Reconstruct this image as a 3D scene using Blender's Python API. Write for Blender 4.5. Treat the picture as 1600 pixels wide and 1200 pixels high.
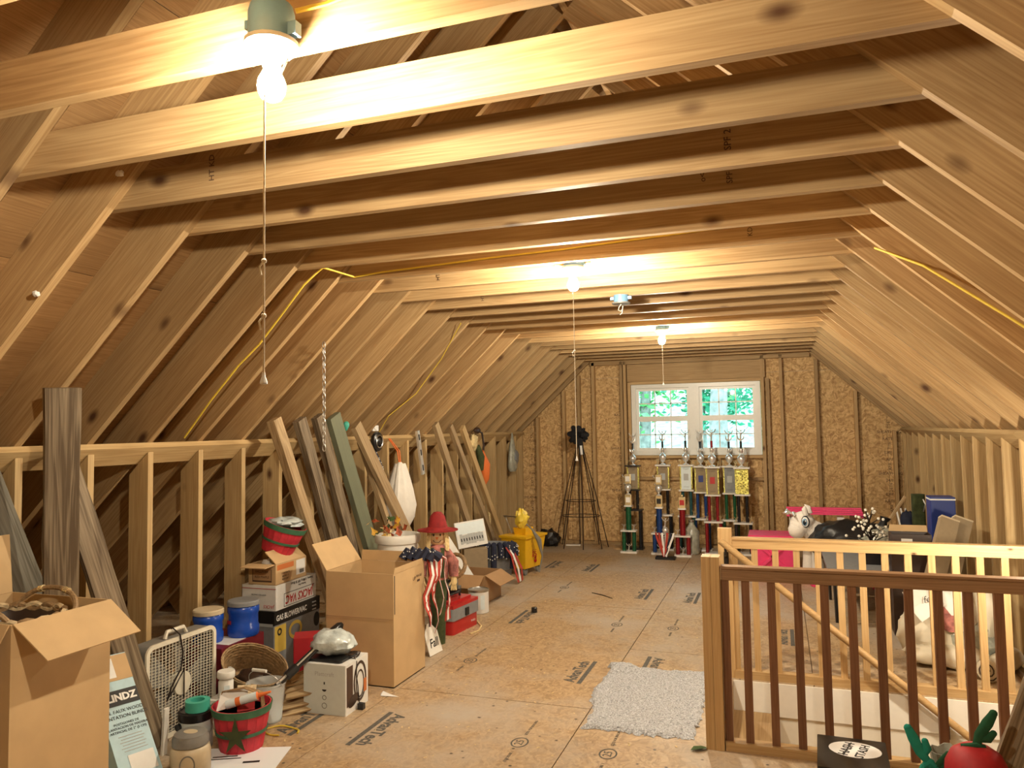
import bpy, math, random
from mathutils import Vector, Matrix, noise
V = Vector
PI = math.pi
for o in list(bpy.data.objects): bpy.data.objects.remove(o, do_unlink=True)
S = bpy.context.scene
COL = S.collection

# ------------------------------------------------------------------ camera, world, exposure
H = 1.609
FPX = 1185.0
RX, RY, RZ = V((.9434, -.0346, -.3299)), V((.3315, .0493, .9422)), V((-.0163, -.9982, .0580))
def cross_fix():
    global RX, RZ
    RX = (RX - RY.normalized() * RX.dot(RY.normalized())).normalized()
RY.normalize(); cross_fix(); RZ = RX.cross(RY).normalized()
cd = bpy.data.cameras.new('camera'); cam = bpy.data.objects.new('camera', cd); COL.objects.link(cam)
cd.sensor_width = 36; cd.lens = 36 * FPX / 1600; cd.clip_start = .05; cd.clip_end = 200
right = V((RX[0], RY[0], RZ[0])); up = -V((RX[1], RY[1], RZ[1])); back = -V((RX[2], RY[2], RZ[2]))
mw = Matrix.Identity(4)
for i in range(3): mw[i][0], mw[i][1], mw[i][2] = right[i], up[i], back[i]
mw[2][3] = H
cam.matrix_world = mw; S.camera = cam
W = bpy.data.worlds.new('world'); S.world = W; W.use_nodes = True
wb = W.node_tree.nodes['Background']; wb.inputs[0].default_value = (.50, .85, 1, 1); wb.inputs[1].default_value = 5.5
S.view_settings.view_transform = 'Standard'; S.view_settings.look = 'None'
S.view_settings.exposure = 0.18; S.view_settings.gamma = 1; S.view_settings.use_curve_mapping = False
BULB = 3100.0
BULB_COL = (1, .87, .66)

# ------------------------------------------------------------------ measuring helpers (room metres: x right, y into the room, z up)
CAM = V((0, 0, H))
def ray(px, py):
    d = V((px - 800, py - 600, FPX)); return V((RX.dot(d), RY.dot(d), RZ.dot(d)))
def az(px, py, z=0.0): d = ray(px, py); return CAM + d * ((z - H) / d.z)
def ay(px, py, y): d = ray(px, py); return CAM + d * (y / d.y)
def ax(px, py, x): d = ray(px, py); return CAM + d * (x / d.x)
XL, XR, YF, XC, TIE, SLP, HALF = -3.455, 1.41, 10.30, -1.03, 2.5, .94, 1.425
def roof_z(x): return TIE + SLP * (HALF - abs(x - XC))
def asl(px, py, off=.03):
    d = ray(px, py); t = (TIE + SLP * (HALF - XC) - off - H) / (d.z - SLP * d.x); return CAM + d * t

# ------------------------------------------------------------------ materials
MATS = {}
def nt(name):
    m = bpy.data.materials.new(name); m.use_nodes = True; t = m.node_tree
    b = t.nodes['Principled BSDF']; MATS[name] = m
    return m, t, b, t.nodes.new, t.links.new
def mat(name, col, rough=.6, metal=0., var=.12, scale=30., bump=0., alpha=None, trans=0., emit=None, sheen=0., coat=0.):
    m, t, b, N, L = nt(name)
    b.inputs['Roughness'].default_value = rough; b.inputs['Metallic'].default_value = metal
    b.inputs['Base Color'].default_value = (*col, 1)
    if var > 0 or bump > 0:
        tc = N('ShaderNodeTexCoord'); n = N('ShaderNodeTexNoise'); n.inputs['Scale'].default_value = scale; n.inputs['Detail'].default_value = 4
        L(tc.outputs['Object'], n.inputs['Vector'])
        r = N('ShaderNodeValToRGB'); r.color_ramp.elements[0].position = .3; r.color_ramp.elements[1].position = .7
        r.color_ramp.elements[0].color = (*[c * (1 - var) for c in col], 1); r.color_ramp.elements[1].color = (*[min(1, c * (1 + var)) for c in col], 1)
        L(n.outputs['Fac'], r.inputs['Fac']); L(r.outputs['Color'], b.inputs['Base Color'])
        if bump > 0:
            bp = N('ShaderNodeBump'); bp.inputs['Strength'].default_value = bump; bp.inputs['Distance'].default_value = .01
            L(n.outputs['Fac'], bp.inputs['Height']); L(bp.outputs['Normal'], b.inputs['Normal'])
    if alpha is not None: b.inputs['Alpha'].default_value = alpha
    if trans: b.inputs['Transmission Weight'].default_value = trans
    if sheen: b.inputs['Sheen Weight'].default_value = sheen
    if coat: b.inputs['Coat Weight'].default_value = coat
    if emit: b.inputs['Emission Color'].default_value = (*emit[0], 1); b.inputs['Emission Strength'].default_value = emit[1]
    return m
def wood(name, light, dark, knot=(.10, .045, .02), kn=.07, streak=1.0, rough=.62, rings=9.0, rnd=.22, kscale=1.0, spec=.3):
    """lumber: the board's long axis is local x; every board shifts the grain by its own random number"""
    m, t, b, N, L = nt(name)
    b.inputs['Roughness'].default_value = rough; b.inputs['Specular IOR Level'].default_value = spec
    tc = N('ShaderNodeTexCoord'); oi = N('ShaderNodeObjectInfo')
    mu = N('ShaderNodeVectorMath'); mu.operation = 'MULTIPLY_ADD'
    cb = N('ShaderNodeCombineXYZ')
    mm = N('ShaderNodeMath'); mm.operation = 'MULTIPLY'; mm.inputs[1].default_value = 61.7
    L(oi.outputs['Random'], mm.inputs[0])
    for i in range(3): L(mm.outputs[0], cb.inputs[i])
    ad = N('ShaderNodeVectorMath'); ad.operation = 'ADD'; L(tc.outputs['Object'], ad.inputs[0]); L(cb.outputs[0], ad.inputs[1])
    mp = N('ShaderNodeMapping'); mp.inputs['Scale'].default_value = (.65, 14, 14); L(ad.outputs[0], mp.inputs['Vector'])
    n1 = N('ShaderNodeTexNoise'); n1.inputs['Scale'].default_value = 1.0; n1.inputs['Detail'].default_value = 3; n1.inputs['Distortion'].default_value = .6
    L(mp.outputs[0], n1.inputs['Vector'])
    # growth-ring lines
    k1 = N('ShaderNodeMath'); k1.operation = 'MULTIPLY'; k1.inputs[1].default_value = rings; L(n1.outputs['Fac'], k1.inputs[0])
    fr = N('ShaderNodeMath'); fr.operation = 'PINGPONG'; fr.inputs[1].default_value = .5; L(k1.outputs[0], fr.inputs[0])
    mp2 = N('ShaderNodeMapping'); mp2.inputs['Scale'].default_value = (3, 130, 130); L(ad.outputs[0], mp2.inputs['Vector'])
    n2 = N('ShaderNodeTexNoise'); n2.inputs['Scale'].default_value = 1.0; n2.inputs['Detail'].default_value = 2; L(mp2.outputs[0], n2.inputs['Vector'])
    mx = N('ShaderNodeMath'); mx.operation = 'MULTIPLY_ADD'; L(fr.outputs[0], mx.inputs[0]); mx.inputs[1].default_value = .42 * streak
    m3 = N('ShaderNodeMath'); m3.operation = 'MULTIPLY'; m3.inputs[1].default_value = .55 * streak; L(n2.outputs['Fac'], m3.inputs[0]); L(m3.outputs[0], mx.inputs[2])
    big = N('ShaderNodeTexNoise'); big.inputs['Scale'].default_value = 1.1; L(ad.outputs[0], big.inputs['Vector'])
    m4 = N('ShaderNodeMath'); m4.operation = 'MULTIPLY_ADD'; L(big.outputs['Fac'], m4.inputs[0]); m4.inputs[1].default_value = .5; L(mx.outputs[0], m4.inputs[2])
    rp = N('ShaderNodeValToRGB'); e = rp.color_ramp.elements
    e[0].position = .32; e[0].color = (*light, 1); e[1].position = .92; e[1].color = (*dark, 1)
    L(m4.outputs[0], rp.inputs['Fac'])
    # knots
    mp3 = N('ShaderNodeMapping'); mp3.inputs['Scale'].default_value = (2.6 * kscale, 4.6 * kscale, .9 * kscale); L(ad.outputs[0], mp3.inputs['Vector'])
    vo = N('ShaderNodeTexVoronoi'); vo.inputs['Scale'].default_value = 1.0; L(mp3.outputs[0], vo.inputs['Vector'])
    kr = N('ShaderNodeValToRGB'); ke = kr.color_ramp.elements
    ke[0].position = kn * .55; ke[0].color = (1, 1, 1, 1); ke[1].position = kn * 1.9; ke[1].color = (0, 0, 0, 1)
    L(vo.outputs['Distance'], kr.inputs['Fac'])
    mk = N('ShaderNodeMix'); mk.data_type = 'RGBA'; L(kr.outputs['Color'], mk.inputs['Factor']); L(rp.outputs['Color'], mk.inputs['A']); mk.inputs['B'].default_value = (*knot, 1)
    hv = N('ShaderNodeHueSaturation'); L(mk.outputs['Result'], hv.inputs['Color'])
    rv = N('ShaderNodeMapRange'); rv.inputs['To Min'].default_value = 1 - rnd; rv.inputs['To Max'].default_value = 1 + rnd; L(oi.outputs['Random'], rv.inputs['Value']); L(rv.outputs[0], hv.inputs['Value'])
    L(hv.outputs['Color'], b.inputs['Base Color'])
    bp = N('ShaderNodeBump'); bp.inputs['Strength'].default_value = .12; bp.inputs['Distance'].default_value = .004; L(mx.outputs[0], bp.inputs['Height']); L(bp.outputs['Normal'], b.inputs['Normal'])
    return m
def osb(name, cols, scale=22., rough=.75, dust=None, speck=None, stretch=(1, 1, 2.2)):
    m, t, b, N, L = nt(name); b.inputs['Roughness'].default_value = rough
    tc = N('ShaderNodeTexCoord'); oi = N('ShaderNodeObjectInfo')
    mm = N('ShaderNodeMath'); mm.operation = 'MULTIPLY'; mm.inputs[1].default_value = 37.0; L(oi.outputs['Random'], mm.inputs[0])
    ad = N('ShaderNodeVectorMath'); ad.operation = 'ADD'; L(tc.outputs['Object'], ad.inputs[0]); L(mm.outputs[0], ad.inputs[1])
    wn = N('ShaderNodeTexNoise'); wn.inputs['Scale'].default_value = 7; wn.inputs['Detail'].default_value = 2; L(ad.outputs[0], wn.inputs['Vector'])
    ma = N('ShaderNodeVectorMath'); ma.operation = 'MULTIPLY_ADD'; L(wn.outputs['Color'], ma.inputs[0]); ma.inputs[1].default_value = (.16, .16, .16); L(ad.outputs[0], ma.inputs[2])
    out = None
    for k, (rot, sc) in enumerate((((.3, .5, .7), stretch), ((.9, -.6, -.5), (stretch[2], 1, 1)))):
        mp = N('ShaderNodeMapping'); mp.inputs['Rotation'].default_value = rot; mp.inputs['Scale'].default_value = sc; L(ma.outputs[0], mp.inputs['Vector'])
        vo = N('ShaderNodeTexVoronoi'); vo.inputs['Scale'].default_value = scale; L(mp.outputs[0], vo.inputs['Vector'])
        sx = N('ShaderNodeSeparateColor'); L(vo.outputs['Color'], sx.inputs[0])
        if out is None: out = sx.outputs[0]
        else:
            a = N('ShaderNodeMath'); a.operation = 'ADD'; L(out, a.inputs[0]); L(sx.outputs[1], a.inputs[1])
            h = N('ShaderNodeMath'); h.operation = 'MULTIPLY'; h.inputs[1].default_value = .5; L(a.outputs[0], h.inputs[0]); out = h.outputs[0]
    rp = N('ShaderNodeValToRGB'); e = rp.color_ramp.elements
    e[0].position = .05; e[0].color = (*cols[0], 1); e[1].position = .95; e[1].color = (*cols[2], 1)
    x = e.new(.5); x.color = (*cols[1], 1)
    L(out, rp.inputs['Fac']); c = rp.outputs['Color']
    if dust:
        n = N('ShaderNodeTexNoise'); n.inputs['Scale'].default_value = .9; n.inputs['Detail'].default_value = 6; n.inputs['Roughness'].default_value = .65; L(tc.outputs['Object'], n.inputs['Vector'])
        dr = N('ShaderNodeValToRGB'); dr.color_ramp.elements[0].position = .45; dr.color_ramp.elements[1].position = .68; L(n.outputs['Fac'], dr.inputs['Fac'])
        mk = N('ShaderNodeMix'); mk.data_type = 'RGBA'; L(dr.outputs['Color'], mk.inputs['Factor']); L(c, mk.inputs['A']); mk.inputs['B'].default_value = (*dust, 1); c = mk.outputs['Result']
    if speck:
        v = N('ShaderNodeTexVoronoi'); v.inputs['Scale'].default_value = 9.; v.inputs['Randomness'].default_value = 1; L(tc.outputs['Object'], v.inputs['Vector'])
        dr = N('ShaderNodeValToRGB'); dr.color_ramp.elements[0].position = .05; dr.color_ramp.elements[0].color = (1, 1, 1, 1); dr.color_ramp.elements[1].position = .10; dr.color_ramp.elements[1].color = (0, 0, 0, 1); L(v.outputs['Distance'], dr.inputs['Fac'])
        mk = N('ShaderNodeMix'); mk.data_type = 'RGBA'; L(dr.outputs['Color'], mk.inputs['Factor']); L(c, mk.inputs['A']); mk.inputs['B'].default_value = (*speck, 1); c = mk.outputs['Result']
    L(c, b.inputs['Base Color'])
    return m
M = MATS
wood('pine', (.53, .37, .185), (.30, .175, .072), kn=.085)
wood('pine_pale', (.60, .44, .225), (.38, .24, .10), rnd=.15, kn=.08)
wood('pine_gable', (.52, .36, .18), (.33, .20, .085))
wood('plywood', (.46, .28, .125), (.26, .14, .055), rings=22, rnd=.12, kscale=.7, kn=.09)
wood('rail_pine', (.60, .42, .21), (.42, .25, .10), rings=14, kn=.03, rnd=.1, rough=.5)
wood('rail_stained', (.27, .135, .07), (.14, .06, .03), rings=14, kn=.03, rnd=.12, rough=.5)
wood('rail_mid', (.36, .215, .115), (.21, .115, .055), rings=14, kn=.03, rnd=.05, rough=.5)
wood('weathered', (.36, .285, .19), (.10, .07, .042), streak=1.35, rings=7, rnd=.18, knot=(.03, .02, .015))
wood('weathered_grey', (.34, .32, .26), (.13, .115, .085), streak=1.25, rings=6, rnd=.12, knot=(.05, .04, .03))
wood('weathered_green', (.17, .185, .12), (.12, .13, .085), streak=.6, rings=4, rnd=.05, kn=.05, knot=(.03, .03, .02))
wood('old_tan', (.55, .41, .23), (.25, .16, .08), streak=1.1, rnd=.12)
osb('osb', ((.34, .19, .075), (.56, .36, .155), (.74, .52, .26)), 26.)
osb('subfloor', ((.30, .195, .10), (.43, .29, .155), (.54, .385, .215)), 40., dust=(.47, .41, .335), rough=.5, speck=(.06, .04, .025))
osb('rough_board', ((.2, .12, .06), (.3, .19, .09), (.36, .24, .12)), 30.)
mat('ink_black', (.012, .012, .012), .6, var=0); mat('ink_grey', (.10, .095, .085), .8, var=.35, scale=60); mat('ink_red', (.45, .02, .02), .5, var=0)
mat('ink_white', (.85, .85, .83), .5, var=0); mat('ink_soft', (.42, .44, .44), .6, var=0); mat('ink_brown', (.07, .035, .02), .7, var=0); mat('ink_orange', (.55, .16, .04), .6, var=0)
mat('cardboard', (.55, .375, .19), .8, var=.06, scale=8); mat('cardboard_dark', (.40, .24, .115), .8, var=.06, scale=8)
mat('white_card', (.74, .74, .71), .5, var=.03); mat('pale_card', (.62, .68, .66), .45, var=.03); mat('black_card', (.012, .012, .012), .35, var=0)
mat('grey_card', (.22, .23, .24), .5, var=.08); mat('yellow_card', (.62, .44, .08), .5, var=.04); mat('maroon_card', (.16, .012, .02), .5, var=.1)
mat('red_card', (.40, .012, .02), .55, var=.06); mat('blue_card', (.012, .035, .22), .45, var=.05); mat('sky_card', (.42, .62, .70), .5, var=.05); mat('brown_card', (.30, .23, .14), .75, var=.06)
mat('white_plastic', (.78, .77, .72), .35, var=.02); mat('white_paint', (.80, .78, .72), .55, var=.02); mat('drywall', (.80, .77, .68), .7, var=.02)
mat('blue_plastic', (.012, .07, .42), .25, var=.05); mat('box_blue', (.17, .33, .50), .4, var=.06); mat('beige_plastic', (.55, .46, .31), .45, var=.06); mat('grey_plastic', (.20, .195, .18), .5, var=.08)
mat('black_plastic', (.012, .012, .013), .3, var=0); mat('red_plastic', (.42, .018, .018), .3, var=.04); mat('yellow_plastic', (.80, .47, .015), .35, var=.04); mat('pink_plastic', (.82, .055, .20), .35, var=.04)
mat('teal_tape', (.06, .42, .32), .5, var=.05); mat('silver', (.86, .85, .81), .28, .65, var=.05); mat('chrome_dark', (.35, .35, .36), .25, 1., var=.1); mat('steel', (.55, .55, .53), .35, 1., var=.1)
mat('gold', (.85, .72, .42), .25, .7, var=.1); mat('marble', (.80, .78, .74), .25, var=.1, scale=12); mat('fan_white', (.74, .70, .58), .45, var=.04)
mat('red_stave', (.52, .03, .05), .6, var=.22, scale=18); mat('green_stave', (.05, .16, .085), .6, var=.15); mat('wicker', (.30, .19, .09), .6, var=.35, scale=60, bump=.4); mat('wicker_light', (.60, .47, .28), .55, var=.3, scale=50, bump=.3)
mat('dark_leather', (.035, .018, .012), .4, var=.2); mat('black_bag', (.010, .010, .011), .42, var=.2, scale=12, bump=.6); mat('white_bag', (.74, .71, .65), .5, var=.05, scale=14, bump=.5)
mat('clear_bag', (.55, .62, .62), .2, var=.25, scale=18, bump=.8); mat('grey_bag', (.36, .37, .31), .22, var=.3, scale=16, bump=.8); mat('cream_bag', (.62, .56, .43), .5, var=.12, scale=7, bump=.4)
mat('clear_plastic', (.80, .84, .84), .12, var=0, alpha=.35); mat('navy_cloth', (.012, .016, .04), .8, var=.2); mat('red_cloth', (.42, .045, .03), .8, var=.15); mat('hat_red', (.26, .012, .012), .8, var=.2, bump=.3)
mat('plaid', (.36, .13, .11), .85, var=.55, scale=30); mat('straw', (.72, .56, .28), .8, var=.25, scale=60); mat('olive_cloth', (.045, .06, .018), .85, var=.3); mat('skin_cloth', (.72, .48, .26), .8, var=.06)
mat('plush_white', (.78, .74, .68), .9, var=.06, bump=.3, scale=120, sheen=.4); mat('leaf_green', (.06, .11, .03), .6, var=.3); mat('leaf_red', (.35, .07, .02), .6, var=.4); mat('leaf_yellow', (.62, .35, .04), .6, var=.3)
mat('felt_teal', (.012, .26, .19), .9, var=.1); mat('felt_green', (.012, .085, .035), .9, var=.15); mat('felt_red', (.36, .008, .012), .6, var=.1); mat('yellow_cable', (.72, .54, .06), .45, var=.05); mat('cord', (.80, .75, .62), .7, var=0)
mat('carpet', (.46, .475, .50), .95, var=.5, scale=110, bump=.9); mat('vinyl', (.82, .86, .90), .4, var=0); mat('black_wire', (.02, .012, .01), .5, .3, var=0); mat('orange_strap', (.75, .18, .04), .6, var=0)
mat('foil_gold', (.70, .50, .12), .25, .5, var=.9, scale=55, bump=.8); mat('fabric_black', (.010, .010, .012), .85, var=.2); mat('pale_print', (.70, .80, .84), .5, var=.03); mat('eye_dark', (.012, .02, .03), .15, var=0); mat('maple', (.55, .38, .2), .6, var=.2)
for n_, c_ in dict(green=(.012, .12, .055), blue=(.012, .06, .25), red=(.28, .012, .02), black=(.014, .016, .02), teal=(.02, .10, .11)).items(): mat('col_' + n_, c_, .22, .35, var=.35, scale=90, coat=.5)
mat('bark', (.30, .26, .21), .9, var=.4, scale=9, bump=.5); mat('leaves', (.16, .50, .13), .6, var=.45, scale=3); mat('leaves_blue', (.09, .46, .25), .6, var=.4, scale=3); mat('litter', (.48, .46, .38), .95, var=.5, scale=5)
mat('bulb', (1, 1, 1), .3, var=0, emit=(BULB_COL, BULB)); mat('bulb_near', (1, 1, 1), .3, var=0, emit=(BULB_COL, BULB * .76)); mat('bulb_small', (1, 1, 1), .3, var=0, emit=(BULB_COL, BULB * .46)); mat('berry_white', (.85, .82, .72), .4, var=0); mat('concrete', (.4, .38, .34), .8)
def glass():
    m, t, b, N, L = nt('pane_glass')
    tr = N('ShaderNodeBsdfTransparent'); tr.inputs[0].default_value = (.93, .98, .99, 1); gl = N('ShaderNodeBsdfGlossy'); gl.inputs['Roughness'].default_value = .02
    fz = N('ShaderNodeFresnel'); fz.inputs[0].default_value = 1.3; mx = N('ShaderNodeMixShader'); L(fz.outputs[0], mx.inputs[0]); L(tr.outputs[0], mx.inputs[1]); L(gl.outputs[0], mx.inputs[2])
    L(mx.outputs[0], t.nodes['Material Output'].inputs[0])
glass()

# ------------------------------------------------------------------ builders
def link(o, parent=None, label=None, cat=None, group=None, kind=None):
    COL.objects.link(o)
    if parent is not None: o.parent = parent
    if label: o['label'] = label
    if cat: o['category'] = cat
    if group: o['group'] = group
    if kind: o['kind'] = kind
    return o
def thing(name, label, cat, loc=(0, 0, 0), rz=0., group=None, kind=None, mtx=None):
    o = bpy.data.objects.new(name, None); o.empty_display_size = .05
    link(o, None, label, cat, group, kind)
    if mtx is not None: o.matrix_world = mtx
    else: o.location = loc; o.rotation_euler = (0, 0, rz)
    return o
class MB:
    def __init__(s): s.v = []; s.f = []
    def add(s, vs, fs, mtx=None):
        b = len(s.v); s.v += [tuple((mtx @ V(p)) if mtx else p) for p in vs]; s.f += [tuple(b + i for i in q) for q in fs]; return s
    def box(s, c, d, rot=None):
        x, y, z = [k / 2 for k in d]
        vs = [(-x, -y, -z), (x, -y, -z), (x, y, -z), (-x, y, -z), (-x, -y, z), (x, -y, z), (x, y, z), (-x, y, z)]
        m = Matrix.Translation(V(c)) @ (rot.to_4x4() if rot is not None else Matrix.Identity(4))
        return s.add(vs, [(0, 3, 2, 1), (4, 5, 6, 7), (0, 1, 5, 4), (1, 2, 6, 5), (2, 3, 7, 6), (3, 0, 4, 7)], m)
    def rbox(s, c, d, r, n=3):
        """box with rounded vertical edges"""
        x, y = d[0] / 2 - r, d[1] / 2 - r; pts = []
        for k, (sx, sy) in enumerate(((1, 1), (-1, 1), (-1, -1), (1, -1))):
            for i in range(n + 1):
                a = (k + i / n) * PI / 2; pts.append((c[0] + sx * x + r * math.cos(a), c[1] + sy * y + r * math.sin(a)))
        return s.prism(pts, c[2] - d[2] / 2, c[2] + d[2] / 2)
    def prism(s, pts, z0, z1, mtx=None):
        n = len(pts); vs = [(p[0], p[1], z0) for p in pts] + [(p[0], p[1], z1) for p in pts]
        fs = [tuple(range(n - 1, -1, -1)), tuple(range(n, 2 * n))] + [(i, (i + 1) % n, n + (i + 1) % n, n + i) for i in range(n)]
        return s.add(vs, fs, mtx)
    def cyl(s, p0, p1, r0, r1=None, n=12, caps=True):
        return s.tube([p0, p1], [r0, r0 if r1 is None else r1], n, caps)
    def tube(s, pts, r, n=8, caps=True, closed=False):
        pts = [V(p) for p in pts]; m = len(pts); rs = r if isinstance(r, (list, tuple)) else [r] * m
        b = len(s.v); u = None
        for i, p in enumerate(pts):
            d = (pts[(i + 1) % m] - pts[i - 1]) if closed else (pts[min(i + 1, m - 1)] - pts[max(i - 1, 0)])
            d.normalize()
            if u is None: u = d.orthogonal().normalized()
            u = (u - d * u.dot(d)).normalized(); w = d.cross(u)
            for k in range(n):
                a = 2 * PI * k / n; s.v.append(tuple(p + (u * math.cos(a) + w * math.sin(a)) * rs[i]))
        for i in range(m if closed else m - 1):
            j = (i + 1) % m
            for k in range(n): s.f.append((b + i * n + k, b + i * n + (k + 1) % n, b + j * n + (k + 1) % n, b + j * n + k))
        if caps and not closed: s.f.append(tuple(b + k for k in range(n - 1, -1, -1))); s.f.append(tuple(b + (m - 1) * n + k for k in range(n)))
        return s
    def lathe(s, prof, n=20, mtx=None, sx=1., sy=1.):
        vs = []; fs = []
        for r, z in prof:
            for k in range(n): a = 2 * PI * k / n; vs.append((r * sx * math.cos(a), r * sy * math.sin(a), z))
        for i in range(len(prof) - 1):
            for k in range(n): fs.append((i * n + k, i * n + (k + 1) % n, (i + 1) * n + (k + 1) % n, (i + 1) * n + k))
        if prof[0][0] > 1e-4: fs.append(tuple(range(n - 1, -1, -1)))
        if prof[-1][0] > 1e-4: fs.append(tuple((len(prof) - 1) * n + k for k in range(n)))
        return s.add(vs, fs, mtx)
    def ball(s, c, r, n=12, mtx=None):
        r = (r, r, r) if not isinstance(r, (tuple, list)) else r
        vs = [(c[0], c[1], c[2] - r[2])]; fs = []; m = n // 2
        for i in range(1, m):
            t = PI * i / m
            for k in range(n): a = 2 * PI * k / n; vs.append((c[0] + r[0] * math.sin(t) * math.cos(a), c[1] + r[1] * math.sin(t) * math.sin(a), c[2] - r[2] * math.cos(t)))
        vs.append((c[0], c[1], c[2] + r[2])); e = len(vs) - 1
        for k in range(n): fs.append((0, 1 + (k + 1) % n, 1 + k)); fs.append((e, e - n + k, e - n + (k + 1) % n))
        for i in range(m - 2):
            for k in range(n): a = 1 + i * n; fs.append((a + k, a + (k + 1) % n, a + n + (k + 1) % n, a + n + k))
        return s.add(vs, fs, mtx)
    def strip(s, pts, wd, w, th=.002):
        """ribbon: a thin solid band along pts, width w along wd (vector or list)"""
        pts = [V(p) for p in pts]; b = len(s.v); m = len(pts)
        for i, p in enumerate(pts):
            d = (pts[min(i + 1, m - 1)] - pts[max(i - 1, 0)]).normalized(); q = V(wd[i] if isinstance(wd, list) else wd); q = (q - d * q.dot(d)).normalized()
            nn = d.cross(q).normalized() * th / 2; ww = (w[i] if isinstance(w, list) else w) / 2
            for k in (p - q * ww - nn, p + q * ww - nn, p + q * ww + nn, p - q * ww + nn): s.v.append(tuple(k))
        for i in range(m - 1):
            for k in range(4): s.f.append((b + i * 4 + k, b + i * 4 + (k + 1) % 4, b + i * 4 + 4 + (k + 1) % 4, b + i * 4 + 4 + k))
        s.f.append((b, b + 3, b + 2, b + 1)); e = b + (m - 1) * 4; s.f.append((e, e + 1, e + 2, e + 3))
        return s
    def blob(s, c, r, amp=.2, freq=3., seed=0, n=24, flat=None, pinch=0.):
        b = len(s.v); s.ball((0, 0, 0), 1., n)
        for i in range(b, len(s.v)):
            p = V(s.v[i]); k = 1 + amp * noise.noise(p * freq + V((seed * 7.3, seed * 3.1, seed))) + amp * .5 * noise.noise(p * freq * 2.7 + V((seed, 1, 2)))
            q = V((p.x * r[0], p.y * r[1], p.z * r[2])) * k
            if pinch and p.z > 0: f = 1 - pinch * p.z ** 2; q.x *= f; q.y *= f
            if flat is not None: q.z = max(q.z, flat)
            s.v[i] = tuple(q + V(c))
        return s
    def mesh(s, name, mt, smooth=False):
        me = bpy.data.meshes.new(name); me.from_pydata(s.v, [], s.f); me.update()
        me.materials.append(M[mt])
        if smooth:
            me.polygons.foreach_set('use_smooth', [True] * len(me.polygons))
            try: me.set_sharp_from_angle(angle=math.radians(42))
            except Exception: pass
        return me
    def build(s, name, mt, parent=None, smooth=False, **k):
        return link(bpy.data.objects.new(name, s.mesh(name, mt, smooth)), parent, **k)
def pbox(name, c, d, mt, parent=None, rot=None, **k): return MB().box(c, d, rot).build(name, mt, parent, **k)
_cache = {}
def axes(o, x, y):
    x = V(x).normalized(); y = V(y); y = (y - x * y.dot(x)).normalized(); z = x.cross(y)
    m = Matrix.Identity(4)
    for i in range(3): m[i][0], m[i][1], m[i][2], m[i][3] = x[i], y[i], z[i], V(o)[i]
    return m
def board(name, p0, p1, w, t, wd, mt, parent=None, **k):
    """one piece of lumber from p0 to p1, width w along wd, thickness t"""
    p0, p1 = V(p0), V(p1); Lg = (p1 - p0).length; key = ('b', round(Lg, 4), w, t, mt)
    if key not in _cache: _cache[key] = MB().box((0, 0, 0), (Lg, w, t)).mesh(name, mt)
    o = bpy.data.objects.new(name, _cache[key]); link(o, parent, **k); o.matrix_local = axes((p0 + p1) / 2, p1 - p0, wd); return o
def old_board(name, p0, p1, w, t, wd, mt, label, seed, group=None):
    """weathered plank with slightly uneven edges, chipped ends and a little bow"""
    p0, p1 = V(p0), V(p1); Lg = (p1 - p0).length; rnd = random.Random(seed); n = 10; mb = MB(); bow = rnd.uniform(-.006, .006)
    for i in range(n + 1):
        x = (i / n - .5) * Lg; j = [rnd.uniform(-.0035, .0035) for _ in range(4)]; z = bow * (1 - (2 * i / n - 1) ** 2); e = rnd.uniform(-.006, .006) if i in (0, n) else 0
        mb.v += [(x + e, -w / 2 + j[0], -t / 2 + z), (x, w / 2 + j[1], -t / 2 + z), (x - e, w / 2 + j[2], t / 2 + z), (x, -w / 2 + j[3], t / 2 + z)]
    for i in range(n):
        for k in range(4): mb.f.append((i * 4 + k, i * 4 + (k + 1) % 4, i * 4 + 4 + (k + 1) % 4, i * 4 + 4 + k))
    mb.f.append((0, 3, 2, 1)); mb.f.append((n * 4, n * 4 + 1, n * 4 + 2, n * 4 + 3))
    o = mb.build(name, mt, None, label=label, cat='board', group=group); o.matrix_world = axes((p0 + p1) / 2, p1 - p0, wd); return o
_tx = {}
def text(body, size, o, x, y, mt, parent, name='lettering', align='CENTER', sx=1., shear=0., bold=0., ext=.0004):
    """flat print: letters lie in the plane spanned by x (reading direction) and y (letter up)"""
    key = (body, round(size, 4), mt, align, sx, shear, bold)
    if key not in _tx:
        c = bpy.data.curves.new('print', 'FONT'); c.body = body; c.size = size; c.align_x = align; c.align_y = 'CENTER'; c.extrude = ext; c.resolution_u = 2; c.shear = shear; c.offset = bold
        ob = bpy.data.objects.new('print', c); COL.objects.link(ob); me = bpy.data.meshes.new_from_object(ob); bpy.data.objects.remove(ob)
        if sx != 1: me.transform(Matrix.Diagonal((sx, 1, 1, 1)))
        me.materials.clear(); me.materials.append(M[mt]); _tx[key] = me
    ob = bpy.data.objects.new(name, _tx[key]); link(ob, parent); ob.matrix_local = axes(o, x, y); return ob
def ellipse(name, o, x, y, rx, ry, mt, parent, hole=0., n=28, th=.0006, **k):
    mb = MB(); m = axes(o, x, y)
    if not hole: mb.prism([(rx * math.cos(2 * PI * i / n), ry * math.sin(2 * PI * i / n)) for i in range(n)], 0, th, m)
    else:
        for i in range(n):
            a, b2 = 2 * PI * i / n, 2 * PI * (i + 1) / n
            mb.prism([(rx * math.cos(a), ry * math.sin(a)), (rx * math.cos(b2), ry * math.sin(b2)), ((rx - hole) * math.cos(b2), (ry - hole) * math.sin(b2)), ((rx - hole) * math.cos(a), (ry - hole) * math.sin(a))], 0, th, m)
    return mb.build(name, mt, parent, **k)
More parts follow.
